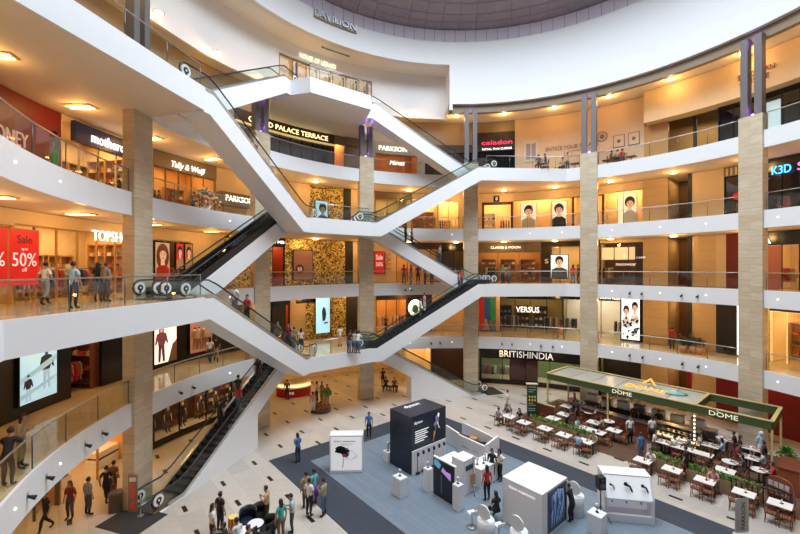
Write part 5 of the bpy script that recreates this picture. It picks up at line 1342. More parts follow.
# white booth desks behind
p = gp(461, 492, ZC); uu, vv = touv(p)
f = fuv(uu, vv + .25, ZC)
t = thing('booth_desk', 'tall white booth cabinet behind the black screen panel', 'cabinet', f)
MB(f).box((-.45, -.45, 0), (.35, .45, 1.75)).build('body', GLOSSW, t, bevel=.015)
MB(f).box((.352, -.3, 1.2), (.362, .3, 1.45)).build('green_screen', M('dark_green_screen', (.02, .07, .05), .2), t)
f = fuv(uu + .1, vv + 1.9, ZC)
t = thing('booth_counter', 'long white booth counter carrying dark products', 'counter', f)
MB(f).box((-.5, -.9, 0), (.4, 1.2, .95)).build('body', GLOSSW, t, bevel=.015); MB(f).box((-.52, -.92, .951), (.42, 1.22, .99)).build('worktop', WHITE, t)
for k in range(5):
    q = f(-.1 + .15 * (k % 2), -.6 + .36 * k, 0); dryer(Flat(q.x, q.y, ZC, RZU + k), .995, 'dark appliance on the long booth counter, number %d from the near end' % (k + 1), 1.15)
f = fuv(uu - 1.6, vv + 1.0, ZC)
t = thing('booth_counter', 'white slanted booth counter beside the black tower', 'counter', f); MB(f).box((-.4, -.6, 0), (.4, .7, .9)).build('body', GLOSSW, t, bevel=.015)
p = gp(473, 493, ZC); f = Flat(p.x, p.y, ZC, .6)
t = thing('sign_stand', 'slim black tripod stand with an orange leaflet panel in the booth', 'stand', f)
m = MB(f)
for k in range(3): m.tube([(0, 0, .35), (.35 * cos(k * 2.1), .35 * sin(k * 2.1), .01)], .015, 5)
m.tube([(0, 0, .3), (0, 0, 1.9)], .018, 6); m.build('tripod', DSTEEL, t); MB(f).cbox(-.02, -.03, .45, .32, .03, .55).build('leaflet_panel', OAK, t)
# low white wall around the store area
def wallseg(a, b, h, label, txt=False):
    a = gp(*a, ZC); b = gp(*b, ZC); d_ = b - a; f = Flat(a.x, a.y, ZC, atan2(d_.y, d_.x)); L_ = d_.length
    t = thing('booth_screen_wall', label, 'screen wall', f); MB(f).box((0, 0, 0), (L_, .12, h)).build('panel', GLOSSW, t, bevel=.01)
    if txt:
        for k, (x, z, s, w_, c) in enumerate(((.25, 1.0, 'STYLE', .5, LAV), (.7, 1.0, 'LOUNGE', .6, LAV), (.25, .6, 'dyson', .5, BLACKM), (.62, .55, 'airwrap', .5, REDP))):
            m = MB(f); text(m, s, L_ * x, -.002, h * .75 if k < 2 else h * .48, w_, .12, .006); m.build('lettering', c, t)
    return t
wallseg((458, 453), (487, 467.5), 1.15, 'white booth screen wall printed with small lettering', True)
wallseg((445.5, 441), (458.2, 450), 1.05, 'short white booth screen wall right of the black tower')
wallseg((487, 467.5), (498.5, 457.5), 1.3, 'white end wall of the booth store area')
wallseg((462, 437), (498, 456), 1.0, 'rear white wall of the booth store area')
for k, (x, y, c, s) in enumerate(((464, 447, BLACKM, .6), (473, 448, OAK, .5), (481, 454, BLACKM, .55), (488, 455, DSTEEL, .5), (457, 444, DSTEEL, .45))):
    p = gp(x, y, ZC); f = fuv(*touv(p), ZC, .2 * k)
    t = thing('storage_box', ('black case behind the lettered booth wall', 'tan carton behind the lettered booth wall', 'second black case behind the lettered wall, by the end wall', 'grey case in the corner of the booth store', 'grey case behind the short booth wall')[k], 'box', f)
    MB(f).cbox(0, 0, 0, s, s * .8, .6).build('body', c, t, bevel=.02); MB(f).cbox(0, 0, .602, s + .02, s * .8 + .02, .08).build('lid', c, t)
# white cube
u0, v0 = touv(Vector((5.94, 16.7, 0))); f = fuv(u0, v0, ZC)
t = thing('display_cube', 'big white cube with a blue hair picture on its right face', 'display cube', f)
MB(f).box((-1.97, 0, 0), (0, 2.15, .1)).build('base', GLOSSW, t)
MB(f).box((-1.97, 0, .1), (0, 2.15, 2.0)).build('body', GLOSSW, t, bevel=.02)
m = MB(f); text(m, 'dyson supersonic', -.98, -.002, 1.68, 1.3, .16, .012); m.build('front_lettering', WLET, t)
fx = Flat(*f(0, 0, 0), RZU + pi / 2)
MB(fx).box((.42, -.012, .16), (2.05, -.002, 1.9)).build('picture_panel', M('deep_blue_picture', (.015, .03, .07), .3), t)
m = MB(fx); random.seed(9)
for k in range(16):
    x = .75 + .07 * k * .9; zt = 1.8 - .02 * abs(k - 8)
    m.mat(lit('strand_%d' % (k % 3), ((.10, .16, .32), (.05, .09, .2), (.25, .35, .5))[k % 3], .3)) if k < 3 else m.mat(m.ms[k % 3])
    m.tube([(x, -.02, zt), (x + .1 * sin(k), -.02, 1.3), (x + .12 * cos(k * 1.7), -.02, .9), (x + .15 * sin(k * 2.1), -.02, .3)], [.03, .035, .03, .008], 5)
m.build('hair_picture', None, t)
m = MB(Flat(*f(-1.5, .6, 1.9), RZU)); V_, F_ = textmesh('dyson supersonic'); mx_ = max(q[0] for q in V_)
for q in V_: m.P(q[0] / mx_ * 1.2, q[1] * .3 + .3, .106 if q[2] > 0 else .1)
for ff_ in F_: m.face(ff_)
m.build('roof_lettering', M('pale_grey_letters', (.7, .71, .74), .4), t)
# vanity drums with round mirrors
def vanity(px, py, label, rz):
    p = gp(px, py, ZC); f = Flat(p.x, p.y, ZC, rz)
    t = thing('vanity_drum', label, 'vanity table', f)
    MB(f).lathe(0, 0, [(.36, 0), (.36, .9), (.33, .93)], 24).build('drum', GLOSSW, t)
    MB(f).lathe(0, 0, [(.30, .931), (.31, .95)], 24).build('top_plate', WHITE, t)
    m = MB(f)
    ro = [(.3 * cos(2 * pi * k / 24), 1.28 + .3 * sin(2 * pi * k / 24)) for k in range(24)]
    m.slab(ro, -.2, -.14); m.build('mirror_back', GLOSSW, t)
    m = MB(f); m.slab([(.26 * cos(2 * pi * k / 24), 1.28 + .26 * sin(2 * pi * k / 24)) for k in range(24)], -.135, -.139); m.build('mirror_glass', M('mirror', (.8, .82, .85), .05, 1), t)
    q = f(.05, .12, 0); dryer(Flat(q.x, q.y, ZC, rz), .955, 'dark hair dryer lying by the round mirror of the ' + label.split(',')[-1].strip(), .9)
vanity(486, 541, 'white vanity drum with a round mirror, left of the cube', -.8)
vanity(519, 553, 'white vanity drum with a round mirror, in front of the cube', -.8)
vanity(576, 514, 'white vanity drum with a round mirror, right of the cube', -.9)
for k, (x, y, c) in enumerate(((472, 527, GLOSSW), (499, 540, GLOSSW))):
    p = gp(x, y, ZC); f = Flat(p.x, p.y, ZC, .4)
    t = thing('bar_stool', ('white swivel stool standing alone left of the mirrors', 'white swivel stool between the mirrors at the bottom edge')[k], 'stool', f)
    MB(f).lathe(0, 0, [(.2, 0), (.2, .02), (.03, .04)], 16).build('foot_plate', STEEL, t); MB(f).tube([(0, 0, .03), (0, 0, .6)], .025, 8).build('post', STEEL, t)
    MB(f).cbox(0, 0, .6, .36, .34, .07).build('seat', c, t, bevel=.02); MB(f).cbox(0, -.17, .67, .36, .04, .12).build('low_back', c, t, bevel=.01)
t, f = plinth(597, 532, .62, .6, .85, 'white plinth with a hair dryer between the cube and the speaker'); dryer(f, .865, 'pale hair dryer on the plinth by the speaker', 1.2)
# two-tier white display
p = gp(605, 521, ZC); q = gp(655, 526, ZC); d_ = q - p; L_ = d_.length; f = Flat(p.x, p.y, ZC, atan2(d_.y, d_.x))
t = thing('display_stand', 'white slanted display stand with two shelves of dark hair tools', 'display stand', f)
m = MB(f)
prof = [(0, 0), (1.3, 0), (1.3, 2.05), (.55, 2.05), (0, 1.05)]      # y,z side
def sideprism(m, prof, x0, x1):
    a = [m.P(x0, y, z) for y, z in prof]; b = [m.P(x1, y, z) for y, z in prof]; n = len(prof)
    for i in range(n): j = (i + 1) % n; m.face([a[i], a[j], b[j], b[i]])
    m.face(a[::-1]); m.face(b)
sideprism(m, [(0, 0), (1.1, 0), (1.1, 2.0), (.35, 2.0), (0, 1.1)], 0, .1); sideprism(m, [(0, 0), (1.1, 0), (1.1, 2.0), (.35, 2.0), (0, 1.1)], L_ - .1, L_)
m.box((.1, .9, 0), (L_ - .1, 1.1, 2.0)); m.box((.1, .02, 0), (L_ - .1, .9, .35)); m.box((.1, .35, 1.95), (L_ - .1, .9, 2.0)); 
m.build('carcass', GLOSSW, t, bevel=.01)
m = MB(f); sideprism(m, [(.02, 1.06), (.36, 1.96), (.40, 1.95), (.06, 1.04)], .1, L_ - .1); m.build('sloped_panel', lit('soft_panel', (.9, .9, .92), .3), t)
MB(f).box((.1, .02, .98), (L_ - .1, .9, 1.04)).build('shelf_board', GLOSSW, t)
MB(f).box((.1, .6, .36), (L_ - .1, .66, .97)).build('lower_back', lit('lilac_panel', (.75, .73, .80), .2), t)
def tool(x, y, z, s, label, tilt=.5):
    q = f(x, y, z); g_ = Flat(q.x, q.y, q.z, f.rz)
    tt_ = thing('hair_tool', label, 'hair tool', g_)
    MB(g_).tube([(-.1 * s, -.02, .12 * s), (.05 * s, 0, .05 * s), (.12 * s, 0, -.12 * s)], [.05 * s, .035 * s, .03 * s], 8).build('barrel', BLACKM, tt_)
    MB(g_).ball(-.1 * s, -.03, .14 * s, .07 * s, .05 * s, .07 * s, 8, 6).build('head', BLACKM, tt_)
for k in range(3):
    tool(L_ * (.17 + .33 * k), .14, 1.52, (.8, 1.3, 1.1)[k], 'black hair tool on the upper sloped panel, %s' % ('left', 'middle', 'right')[k])
    tool(L_ * (.2 + .3 * k), .56, .68, .75, 'black hair tool in the lower tier, %s' % ('left', 'middle', 'right')[k])
m = MB(f); m.box((.3, .595, .86), (1.2, .6, .88)); m.build('small_print', DSTEEL, t)
# loudspeaker on tripod
p = gp(604, 522, ZC); f = Flat(p.x - .15, p.y, ZC, .2)
t = thing('speaker_stand', 'black tripod under the loudspeaker', 'stand', f)
MB(f).tube([(0, 0, .3), (0, 0, 1.5)], .025, 8).build('pole', BLACKM, t)
for k in range(3): MB(f).tube([(0, 0, .75), (.45 * cos(k * 2.09 - .5), .45 * sin(k * 2.09 - .5), .01)], .016, 6).build('leg', BLACKM, t)
fs = Flat(f(0, 0, 0).x, f(0, 0, 0).y, ZC + 1.5, .1)
t = thing('loudspeaker', 'black loudspeaker at the left corner of the white display stand', 'speaker', fs)
MB(fs).box((-.17, -.16, 0), (.17, .16, .58)).build('cabinet', BLACKM, t, bevel=.02); MB(fs).slab([(.13 * cos(2 * pi * k / 16), .2 + .13 * sin(2 * pi * k / 16)) for k in range(16)], -.17, -.161).build('woofer', DSTEEL, t); MB(fs).slab([(.06 * cos(2 * pi * k / 12), .45 + .06 * sin(2 * pi * k / 12)) for k in range(12)], -.17, -.161).build('tweeter', DSTEEL, t)
# PARKSON roll-up banner
p = gp(742, 535, 0); f = Flat(p.x, p.y, 0, .12)
t = thing('roll_up_banner', 'grey-white roll-up banner with PARKSON written upwards', 'banner', f)
MB(f).box((-.36, -.1, 0), (.36, .1, .1)).build('base', WHITE, t, bevel=.02); MB(f).box((-.33, .0, .1), (.33, .015, 1.55)).build('sheet', M('banner_greige', (.62, .58, .54), .6), t)
m = MB(f); text(m, 'PARKSON', .06, -.002, .82, 1.15, .2, .004, rot=pi / 2); m.build('lettering', BLACKM, t); MB(f).tube([(-.33, .01, 1.56), (.33, .01, 1.56)], .015, 6).build('top_rail', STEEL, t)

# ---------------------------------------------------------------- café terrace
CH = None
def cafe_chair():
    f = Flat(0, 0, 0, 0); t = thing('cafe_chair', 'x', 'chair', None)
    m = MB(); m.prism([(-.2, -.2), (.2, -.2), (.23, .2), (-.23, .2)], .43, .46); m.build('seat', WOOD, t, local=True)
    m = MB(); m.prism([(-.17, -.17), (.17, -.17), (.2, .17), (-.2, .17)], .462, .48); m.build('seat_pad', M('rust_pad', (.22, .08, .04), .7), t, local=True)
    for x, y in ((-.19, .18), (.19, .18), (-.17, -.18), (.17, -.18)): MB().tube([(x * 1.1, y * 1.12, 0), (x, y, .43)], [.016, .02], 6).build('leg', WOOD, t, local=True)
    m = MB(); m.tube([(-.18, -.18, .44), (-.21, -.24, .72), (-.14, -.27, .88), (0, -.28, .91), (.14, -.27, .88), (.21, -.24, .72), (.18, -.18, .44)], .018, 6); m.build('back_frame', WOOD, t, local=True)
    m = MB()
    for x in (-.08, 0, .08): m.tube([(x, -.19, .46), (x, -.27, .88)], .012, 5)
    m.build('back_slats', WOOD, t, local=True)
    MB().tube([(-.24, .05, .66), (-.25, -.1, .67), (-.2, -.22, .68)], .016, 5).build('armrest', WOOD, t, local=True); MB().tube([(.24, .05, .66), (.25, -.1, .67), (.2, -.22, .68)], .016, 5).build('armrest', WOOD, t, local=True)
    return t
chair0 = cafe_chair(); chair_used = [False]
def chair(u, v, face, label):
    p = uv(u, v)
    if not chair_used[0]:
        chair_used[0] = True; chair0.location = p; chair0.rotation_euler = (0, 0, face); chair0['label'] = label; bpy.context.view_layer.update(); return chair0
    c = dup(chair0, p, face, label); return c
TABTOP = M('white_tabletop', (.80, .79, .76), .3)
def table(u, v, label, shape='square', chairs=(), long=0, where='', z=0, rz=0):
    f = fuv(u, v, z, rz)
    t = thing('cafe_table', label, 'table', f)
    m = MB(f)
    if shape == 'round': m.lathe(0, 0, [(.36, .72), (.37, .75)], 24)
    elif shape == 'long': m.box((-1.05, -.32, .72), (1.05, .32, .75))
    else: m.box((-.42, -.36, .72), (.42, .36, .75))
    m.build('tabletop', TABTOP, t)
    MB(f).tube([(0, 0, .03), (0, 0, .72)], .035, 8).build('pedestal', BLACKM, t)
    m = MB(f)
    for k in range(4): m.tube([(0, 0, .04), (.28 * cos(k * pi / 2 + .8), .28 * sin(k * pi / 2 + .8), .015)], .02, 5)
    m.build('foot', BLACKM, t)
    q = f(.05, .05, .75); g_ = Flat(q.x, q.y, q.z + .001, .5)
    mm = thing('menu_holder', 'small dark menu holder on the ' + where, 'menu holder', g_)
    MB(g_).cbox(0, 0, 0, .14, .1, .02).build('base', BLACKM, mm); MB(g_).cbox(0, 0, .02, .10, .02, .16).build('card', (WHITE, OAK)[int(u * 10) % 2], mm)
    return f
outer_px = [(509, 416), (524, 422), (545, 428), (564, 434.5), (586, 441), (643, 460), (672, 469), (705, 480), (744, 492.5), (780, 503.5)]
FWDU, FWDV = RZU - pi / 2, RZU          # facing +u needs +y axis along u
ordn = ['first', 'second', 'third', 'fourth', 'fifth', 'sixth', 'seventh', 'eighth', 'ninth', 'tenth']
def rowlabel(k): return '%s outer table from the left' % ordn[k]
seated = {(0, 0): ('grey', 'stand'), (0, 3): ('black', ''), (0, 2): ('dgrey', ''), (4, 0): ('lblue', ''), (4, 3): ('khaki', ''), (5, 3): ('white', ''), (7, 3): ('pink', '')}
for k, (x, y) in enumerate(outer_px):
    p = gp(x, y, .75); u, v = touv(p)
    table(u, v, 'white-topped square café table, ' + rowlabel(k), where=rowlabel(k))
    for j, (du, dv) in enumerate(((-.24, -.56), (.24, -.56), (-.24, .56), (.24, .56))):
        side = ('near left', 'near right', 'far left', 'far right')[j]
        face = RZU if dv < 0 else RZU + pi
        if k in (0,): du *= 2.2
        chair(u + du, v + dv, face, 'brown café chair, %s seat at the %s' % (side, rowlabel(k)))
        if (k, j) in seated:
            q = uv(u + du, v + dv * 1.05, -.02); person(q, face, 'person in %s seated %s at the %s' % ({'lblue': 'pale blue', 'dgrey': 'dark grey'}.get(seated[(k, j)][0], seated[(k, j)][0]), side, rowlabel(k)), ('sit', 'sitf')[j % 2], seated[(k, j)][0], 'dgrey', hair=('hair', 'long_hair')[j % 2])
inner_px = [(546, 409, 's'), (553, 418, 's'), (564, 414, 's'), (567, 406, 's'), (581, 402, 's'), (589, 412, 'r'), (585, 428, 's'), (594, 422, 's'), (609, 421, 'r'), (614, 430, 's'), (598, 432, 's'), (665, 442, 's'), (678, 441, 'r'), (691, 450, 'l'), (711, 445, 's'), (723, 438, 'r'), (730, 461.5, 'r'), (752, 448, 's'), (750, 457, 's'), (759, 469.5, 'r'), (725, 470, 's')]
placed = []
for k, (x, y, s) in enumerate(inner_px):
    p = gp(x, y, .75); u, v = touv(p)
    near = ('by the menu totem', 'by the left planter', 'in front of the left planter gap', 'by the red café screen', 'under the canopy left post', 'left of the cake counter', 'behind the third planter', 'between planters and counter at left', 'at the left end of the cake counter', 'in front of the counter, left', 'behind the fifth outer table', 'behind the waiter station', 'in front of the cake counter, right', 'behind the middle planters', 'under the open canopy at left', 'under the open canopy, far', 'behind the right planter', 'beside the scarfed diner', 'under the open canopy, near', 'at the right end of the terrace', 'squeezed behind the last planter')[k]
    lab = 'table ' + near
    table(u, v, {'s': 'white square', 'r': 'white round', 'l': 'long white'}[s] + ' café table, ' + near, {'s': 'square', 'r': 'round', 'l': 'long'}[s], where=lab)
    cl = ((-.6, 0), (.6, 0)) if s != 'l' else ((-.6, .55), (.6, .55), (-.6, -.55), (.6, -.55))
    for j, (du, dv) in enumerate(cl):
        cu, cv = u + du, v + dv
        if any((cu - a) ** 2 + (cv - b) ** 2 < .2 for a, b in placed): continue
        placed.append((cu, cv))
        face = (RZU - pi / 2 if du < 0 else RZU + pi / 2) if s != 'l' else (RZU if dv < 0 else RZU + pi)
        nm = ('left', 'right', 'near left', 'near right')[j] if s != 'l' else ('far left', 'far right', 'near left', 'near right')[j]
        chair(cu, cv, face, 'brown café chair, %s side of the table %s' % (nm, near))
        occ = {(4, 0): 'pink', (5, 0): 'blue', (5, 1): 'white', (6, 0): 'lblue', (3, 1): 'black', (7, 1): 'khaki', (11, 0): 'white', (11, 1): 'cream', (14, 0): 'white', (14, 1): 'lblue', (15, 1): 'black', (16, 1): 'dgrey', (17, 0): 'black', (17, 1): 'black', (18, 0): 'maroon', (19, 1): 'red', (10, 0): 'olive', (2, 1): 'brown', (12, 1): 'grey', (18, 1): 'lblue', (13, 0): 'black'}.get((k, j))
        if occ: person(uv(cu, cv, -.02), face, 'person in %s, %s seat of the table %s' % ({'lblue': 'pale blue', 'dgrey': 'dark grey'}.get(occ, occ), nm, near), ('sit', 'sitf')[(k + j) % 2], occ, 'dgrey', hair=('hair', 'long_hair')[(k + j) % 2])
# terrace figures standing
person(gp(630, 443), pi, 'waiter in white shirt and black apron before the cake counter, left one', 'stand', 'white', 'black', apron=True)
person(gp(652, 443), 0, 'waiter in white shirt and black trousers before the cake counter, right one', 'stand', 'white', 'black', apron=True)
person(gp(605, 420), 2.8, 'waiter in white shirt at the left end of the cake counter', 'stand', 'white', 'black', apron=True)
person(gp(641, 462), .2, 'person in deep blue shirt by the white post of the terrace', 'stand', 'blue', 'denim')
person(gp(686, 478), .5, 'person in black standing between two terrace planters', 'stand', 'black', 'black')
person(gp(761, 461), 2.9, 'person in white headscarf and pale blue top at the right of the terrace', 'standf', 'lblue', 'white', tee=False, cap='white')
person(gp(577, 424), .8, 'person in dark waistcoat standing among the inner tables', 'stand', 'black', 'black')
# terrace floor
t = uvq(-17.6, -1.9, 25.7, 33.3, 0.0, .012).build('terrace_mat', brickmat('terrace_wood', (.13, .075, .05), (.16, .09, .06), (.06, .03, .02), 1.5, .14, .4, .01, axes='xy', rot=RZU, grain=.2)); tag(t, 'dark brown wooden deck of the café terrace', 'deck')
# planters
LEAF = M('planter_leaf', (.10, .30, .04), .5, var=.5, scale=12); LEAF2 = M('planter_leaf_pale', (.30, .42, .12), .5, var=.4, scale=12); TANW = M('planter_wood', (.36, .25, .13), .5, var=.15, stretch=(1, 1, 8))
pl = [(539, 421, 1.35), (559.5, 427, 1.45), (580.5, 433, 1.45), (668, 462, 1.75), (702, 473, 1.9), (737, 484, 1.9)]
for k, (x, y, w_) in enumerate(pl):
    p = gp(x, y, .5); u, v = touv(p); f = fuv(u, max(v, 25.95), 0)
    t = thing('planter_box', 'tan wooden planter box on the terrace edge, %s from the left' % ordn[k], 'planter', f)
    m = MB(f); m.box((-w_ / 2, -.2, 0), (w_ / 2, -.15, .55)).box((-w_ / 2, .15, 0), (w_ / 2, .2, .55)).box((-w_ / 2, -.15, 0), (-w_ / 2 + .05, .15, .55)).box((w_ / 2 - .05, -.15, 0), (w_ / 2, .15, .55)).box((-w_ / 2 + .05, -.15, .42), (w_ / 2 - .05, .15, .46)); m.build('box', TANW, t)
    m = MB(f); random.seed(k)
    for j in range(int(150 * w_)):
        x_, y_ = random.uniform(-w_ / 2 + .05, w_ / 2 - .05), random.uniform(-.16, .16); h_ = random.uniform(.56, .86); a = random.uniform(0, 6.3); l = random.uniform(.06, .12)
        m.mat((LEAF, LEAF, LEAF2)[j % 3]); c_, s_ = cos(a) * l, sin(a) * l
        m.face([m.P(x_, y_, h_ - .1), m.P(x_ + c_ * .5 - s_ * .35, y_ + s_ * .5 + c_ * .35, h_), m.P(x_ + c_, y_ + s_, h_ + .03), m.P(x_ + c_ * .5 + s_ * .35, y_ + s_ * .5 - c_ * .35, h_)])
    m.build('foliage', None, t)
# rope railing and arched rack
f = fuv(-3.6, 25.9, 0)
t = thing('terrace_fence', 'dark slatted low fence right of the last planter', 'fence', f)
m = MB(f)
for k in range(10): m.box((-.9 + k * .2, -.02, 0), (-.86 + k * .2, .02, .85))
m.build('slats', BLACKM, t); MB(f).box((-1, -.03, .85), (1.0, .03, .9)).build('top_rail', BLACKM, t)
p = gp(779, 503, 0); uu_, vv_ = touv(p); f = fuv(uu_ + .1, 26.1, 0, -.35)
t = thing('arched_rack', 'dark wooden arched magazine rack at the right of the terrace', 'rack', f)
arch = [(-.5, 0), (.5, 0), (.5, 1.25)] + [(.5 * cos(a * pi / 8), 1.25 + .28 * sin(a * pi / 8)) for a in range(1, 8)] + [(-.5, 1.25)]
MB(f).slab(arch, 0, .12).build('arched_back', WOOD, t)
for z in (.35, .7, 1.05): MB(f).box((-.46, -.14, z - .03), (.46, 0, z)).build('shelf_board', WOOD, t)
m = MB(f)
for j, z in enumerate((.7, 1.05)):
    for k in range(4): m.box((-.42 + k * .21, -.05, z), (-.25 + k * .21, -.02, z + .22))
m.build('pictures', M('grey_prints', (.45, .43, .42), .5, var=.5, scale=30), t)
# menu totem
p = gp(532, 421, 0); f = Flat(p.x, p.y, 0, -.1)
t = thing('menu_totem', 'tall dark green menu totem with yellow dishes printed on it', 'totem', f)
MB(f).box((-.36, -.1, 0), (.36, .1, 2.75)).build('body', M('bottle_green', (.015, .04, .02), .4), t); m = MB(f); random.seed(2)
for z in (2.55, 2.35, 2.2, 1.35, 1.2, .95, .8): m.box((-.28, -.106, z), (random.uniform(.05, .28), -.101, z + .05))
m.build('menu_lines', M('chalk_lines', (.4, .45, .38), .6), t); m = MB(f)
for x in (-.2, 0, .2):
    for z in (1.6, 1.85): m.slab(ell(x, z, .07, .09), -.101, -.108)
m.build('dish_pictures', M('dish_yellow', (.75, .5, .05), .5), t); MB(f).box((-.42, -.14, 2.75), (.42, .14, 2.83)).build('top_cap', CREAM, t)
# canopy
GREENF = M('canopy_green', (.06, .09, .025), .45); GEDGE = M('canopy_cream_edge', (.55, .45, .2), .4)
f = fuv(0, 0, 0)
t = thing('cafe_canopy', 'green-fasciaed café canopy with DÔME lettering and translucent roof', 'canopy', fuv(-10, 31.4, 0))
def beam(u0, v0, u1, v1, nm='fascia_beam', z0=2.62, z1=3.08):
    d_ = Vector((u1 - u0, v1 - v0)); L_ = d_.length; g_ = Flat(*f(u0, v0, 0), RZU + atan2(d_.y, d_.x))
    MB(g_).box((0, -.06, z0), (L_, .06, z1)).build(nm, GREENF, t); m = MB(g_); m.box((-.05, -.09, z1), (L_ + .05, .09, z1 + .05)); m.build('edge_strip', GEDGE, t); return g_, L_
g1, l1 = beam(-16.6, 29.7, -3.4, 29.7); beam(-16.6, 33.1, -3.4, 33.1); beam(-16.6, 29.76, -16.6, 33.04); beam(-3.4, 29.76, -3.4, 33.04); beam(-6.9, 29.76, -6.9, 33.04)
m = MB(g1); text(m, 'DOME', 5.55, -.065, 2.85, 1.25, .26, .03); text(m, '^', 5.3, -.065, 3.03, .14, .07, .03); m.build('fascia_lettering', lit('canopy_letters_b', (.9, .85, .65), .5), t); m = MB(g1); text(m, 'DOME', 11.1, -.065, 2.85, 1.35, .27, .03); text(m, '^', 10.82, -.065, 3.04, .14, .07, .03); m.build('fascia_lettering', lit('canopy_letters', (.9, .85, .65), .5), t)
ROOFG = M('translucent_roof', (.42, .42, .36), .3, var=.2, scale=2)
for k in range(6): MB(f).box((-16.5 + k * 1.6, 29.8, 3.0), (-16.5 + k * 1.6 + 1.55, 33.0, 3.04)).build('roof_panel', ROOFG, t)
m = MB(Flat(*f(-11.4, 30.7, 3.05), RZU)); V_, F_ = textmesh('DOME'); mx_ = max(q[0] for q in V_)
for q in V_: m.P(q[0] / mx_ * 2.6, q[1] * 1.3, .05 if q[2] > 0 else 0)
for ff_ in F_: m.face(ff_)
m.build('roof_lettering', lit('orange_letters', (.9, .5, .08), .6), t)
m = MB(f); m.slab([], 0, 0) if False else m.tube([(-10.5, 31.9, 3.2), (-10.1, 32.3, 3.5), (-9.7, 31.9, 3.2)], .08, 6); m.build('roof_emblem', lit('orange_letters_b', (.9, .5, .08), .6), t)
m = MB(f); m.ball(-8.6, 31.6, 3.08, .9, .6, .02, 14, 4); m.build('roof_swirl', M('aqua_swirl', (.15, .42, .42), .4), t)
for (a, b) in ((-16.6, 29.7), (-6.9, 29.7), (-3.4, 29.7), (-16.6, 33.1), (-3.4, 33.1), (-12, 29.7)):
    MB(f).cbox(a, b, 0.012, .1, .1, 2.62).build('post', GEDGE, t)
m = MB(f)
for k in range(9): m.ball(-6.9, 29.62, .5 + k * .24, .05, .03, .05, 6, 4)
m.build('post_bulbs', SPOTG, t)
# counter with glass cake case
f = fuv(-12, 30.2, .012)
t = thing('cafe_counter', 'long dark red café counter under the green canopy', 'counter', f)
MB(f).box((-2.2, -.3, 0), (2.6, .3, 1.0)).build('body', WOOD, t); MB(f).box((-2.25, -.36, 1.0), (2.65, .36, 1.05)).build('worktop', M('counter_stone', (.10, .07, .06), .25), t)
f = fuv(-7.9, 30.2, .012)
t = thing('cake_case', 'curved glass cake case at the right end of the café counter', 'display case', f)
MB(f).box((-1.4, -.35, 0), (1.2, .35, .55)).build('base', WOOD, t); MB(f).box((-1.38, -.3, .56), (1.18, .3, .62)).build('lit_deck', lit('case_glow', (.9, .75, .45), .9), t)
m = MB(f); m.strip([(-1.4, -.33, .56), (1.2, -.33, .56)], [(-1.4, -.2, 1.3), (1.2, -.2, 1.3)]); m.build('front_glass', SHOPG, t); MB(f).box((-1.4, -.22, 1.3), (1.2, .33, 1.34)).build('top_glass', STEEL, t); MB(f).box((-1.38, -.2, .93), (1.18, .3, .95)).build('glass_shelf', STEEL, t)
for k in range(9):
    for z in (.62, .951):
        q = f(-1.25 + k * .29, 0, z); g_ = Flat(q.x, q.y, q.z + .002, 0); c_ = (k + int(z * 10)) % 3
        b = MB(g_); b.lathe(0, 0, [(.09, 0), (.09, .08), (.05, .11)], 12); o = b.build('cake', (M('cake_cream', (.8, .65, .4), .6), M('cake_choc', (.15, .06, .03), .5), M('cake_green', (.35, .4, .12), .6))[c_] if k < 3 else boxm[(k + c_) % 6]); tag(o, 'small cake on the deck or shelf of the glass cake case', 'cake', 'cakes in the glass case')
f = fuv(-9.5, 32.2, .012)
t = thing('back_bar', 'steel and dark back bar with machines behind the café counter', 'back bar', f)
MB(f).box((-5.2, -.3, 0), (3.2, .3, .95)).build('body', DSTEEL, t); MB(f).box((-5.25, -.33, .95), (3.25, .33, 1.0)).build('worktop', STEEL, t)
for k in range(7):
    q = f(-4.7 + k * 1.15, 0, 1.0); g_ = Flat(q.x, q.y, q.z + .002, RZU)
    tt_ = thing('coffee_machine' if k % 2 else 'glass_jar_rack', ('steel coffee machine' if k % 2 else 'pale rack of jars') + ' on the back bar, %s from the left' % ordn[k], 'machine' if k % 2 else 'rack', g_)
    MB(g_).cbox(0, 0, 0, .75, .45, .45).build('body', (WHITE, STEEL)[k % 2], tt_, bevel=.03); MB(g_).cbox(0, 0, .452, .7, .4, .06).build('top_tray', DSTEEL, tt_)
for k, (u_, v_) in enumerate(((-10.8, 31.3), (-9.3, 31.3), (-13.0, 31.3))):
    person(uv(u_, v_, .012), RZU - pi / 2 + pi / 2 + pi, ('barista in dark grey behind the counter, middle one', 'barista in black behind the counter, right one', 'barista in white behind the counter, left one')[k], 'stand', ('dgrey', 'black', 'white')[k], 'black')
# red screens and posts left of terrace
f = fuv(-15.9, 27.8, .012)
t = thing('cafe_screen', 'dark red wooden café screen left of the inner tables', 'screen', f)
MB(f).box((-.8, -.05, 0), (.9, .05, 1.2)).build('panel', WOOD, t); MB(f).box((-.85, -.08, 1.2), (.95, .08, 1.26)).build('top_rail', GEDGE, t)
f = fuv(-2.6, 29.0, .012)
t = thing('service_cabinet', 'red-brown wooden service cabinet at the right end of the terrace', 'cabinet', f)
MB(f).box((-.4, -.9, 0), (.4, .9, 1.25)).build('body', M('red_brown_wood', (.30, .08, .03), .4, var=.2), t, bevel=.02); MB(f).box((-.45, -.95, 1.25), (.45, .95, 1.3)).build('top', WOOD, t)
f = fuv(-3.0, 31.0, 0)
t = thing('potted_plant', 'bushy green potted plant on the right end of the terrace', 'plant', f)
MB(f).lathe(0, 0, [(.2, .012), (.28, .5), (.24, .5)], 14).build('pot', OAK, t); m = MB(f); random.seed(4)
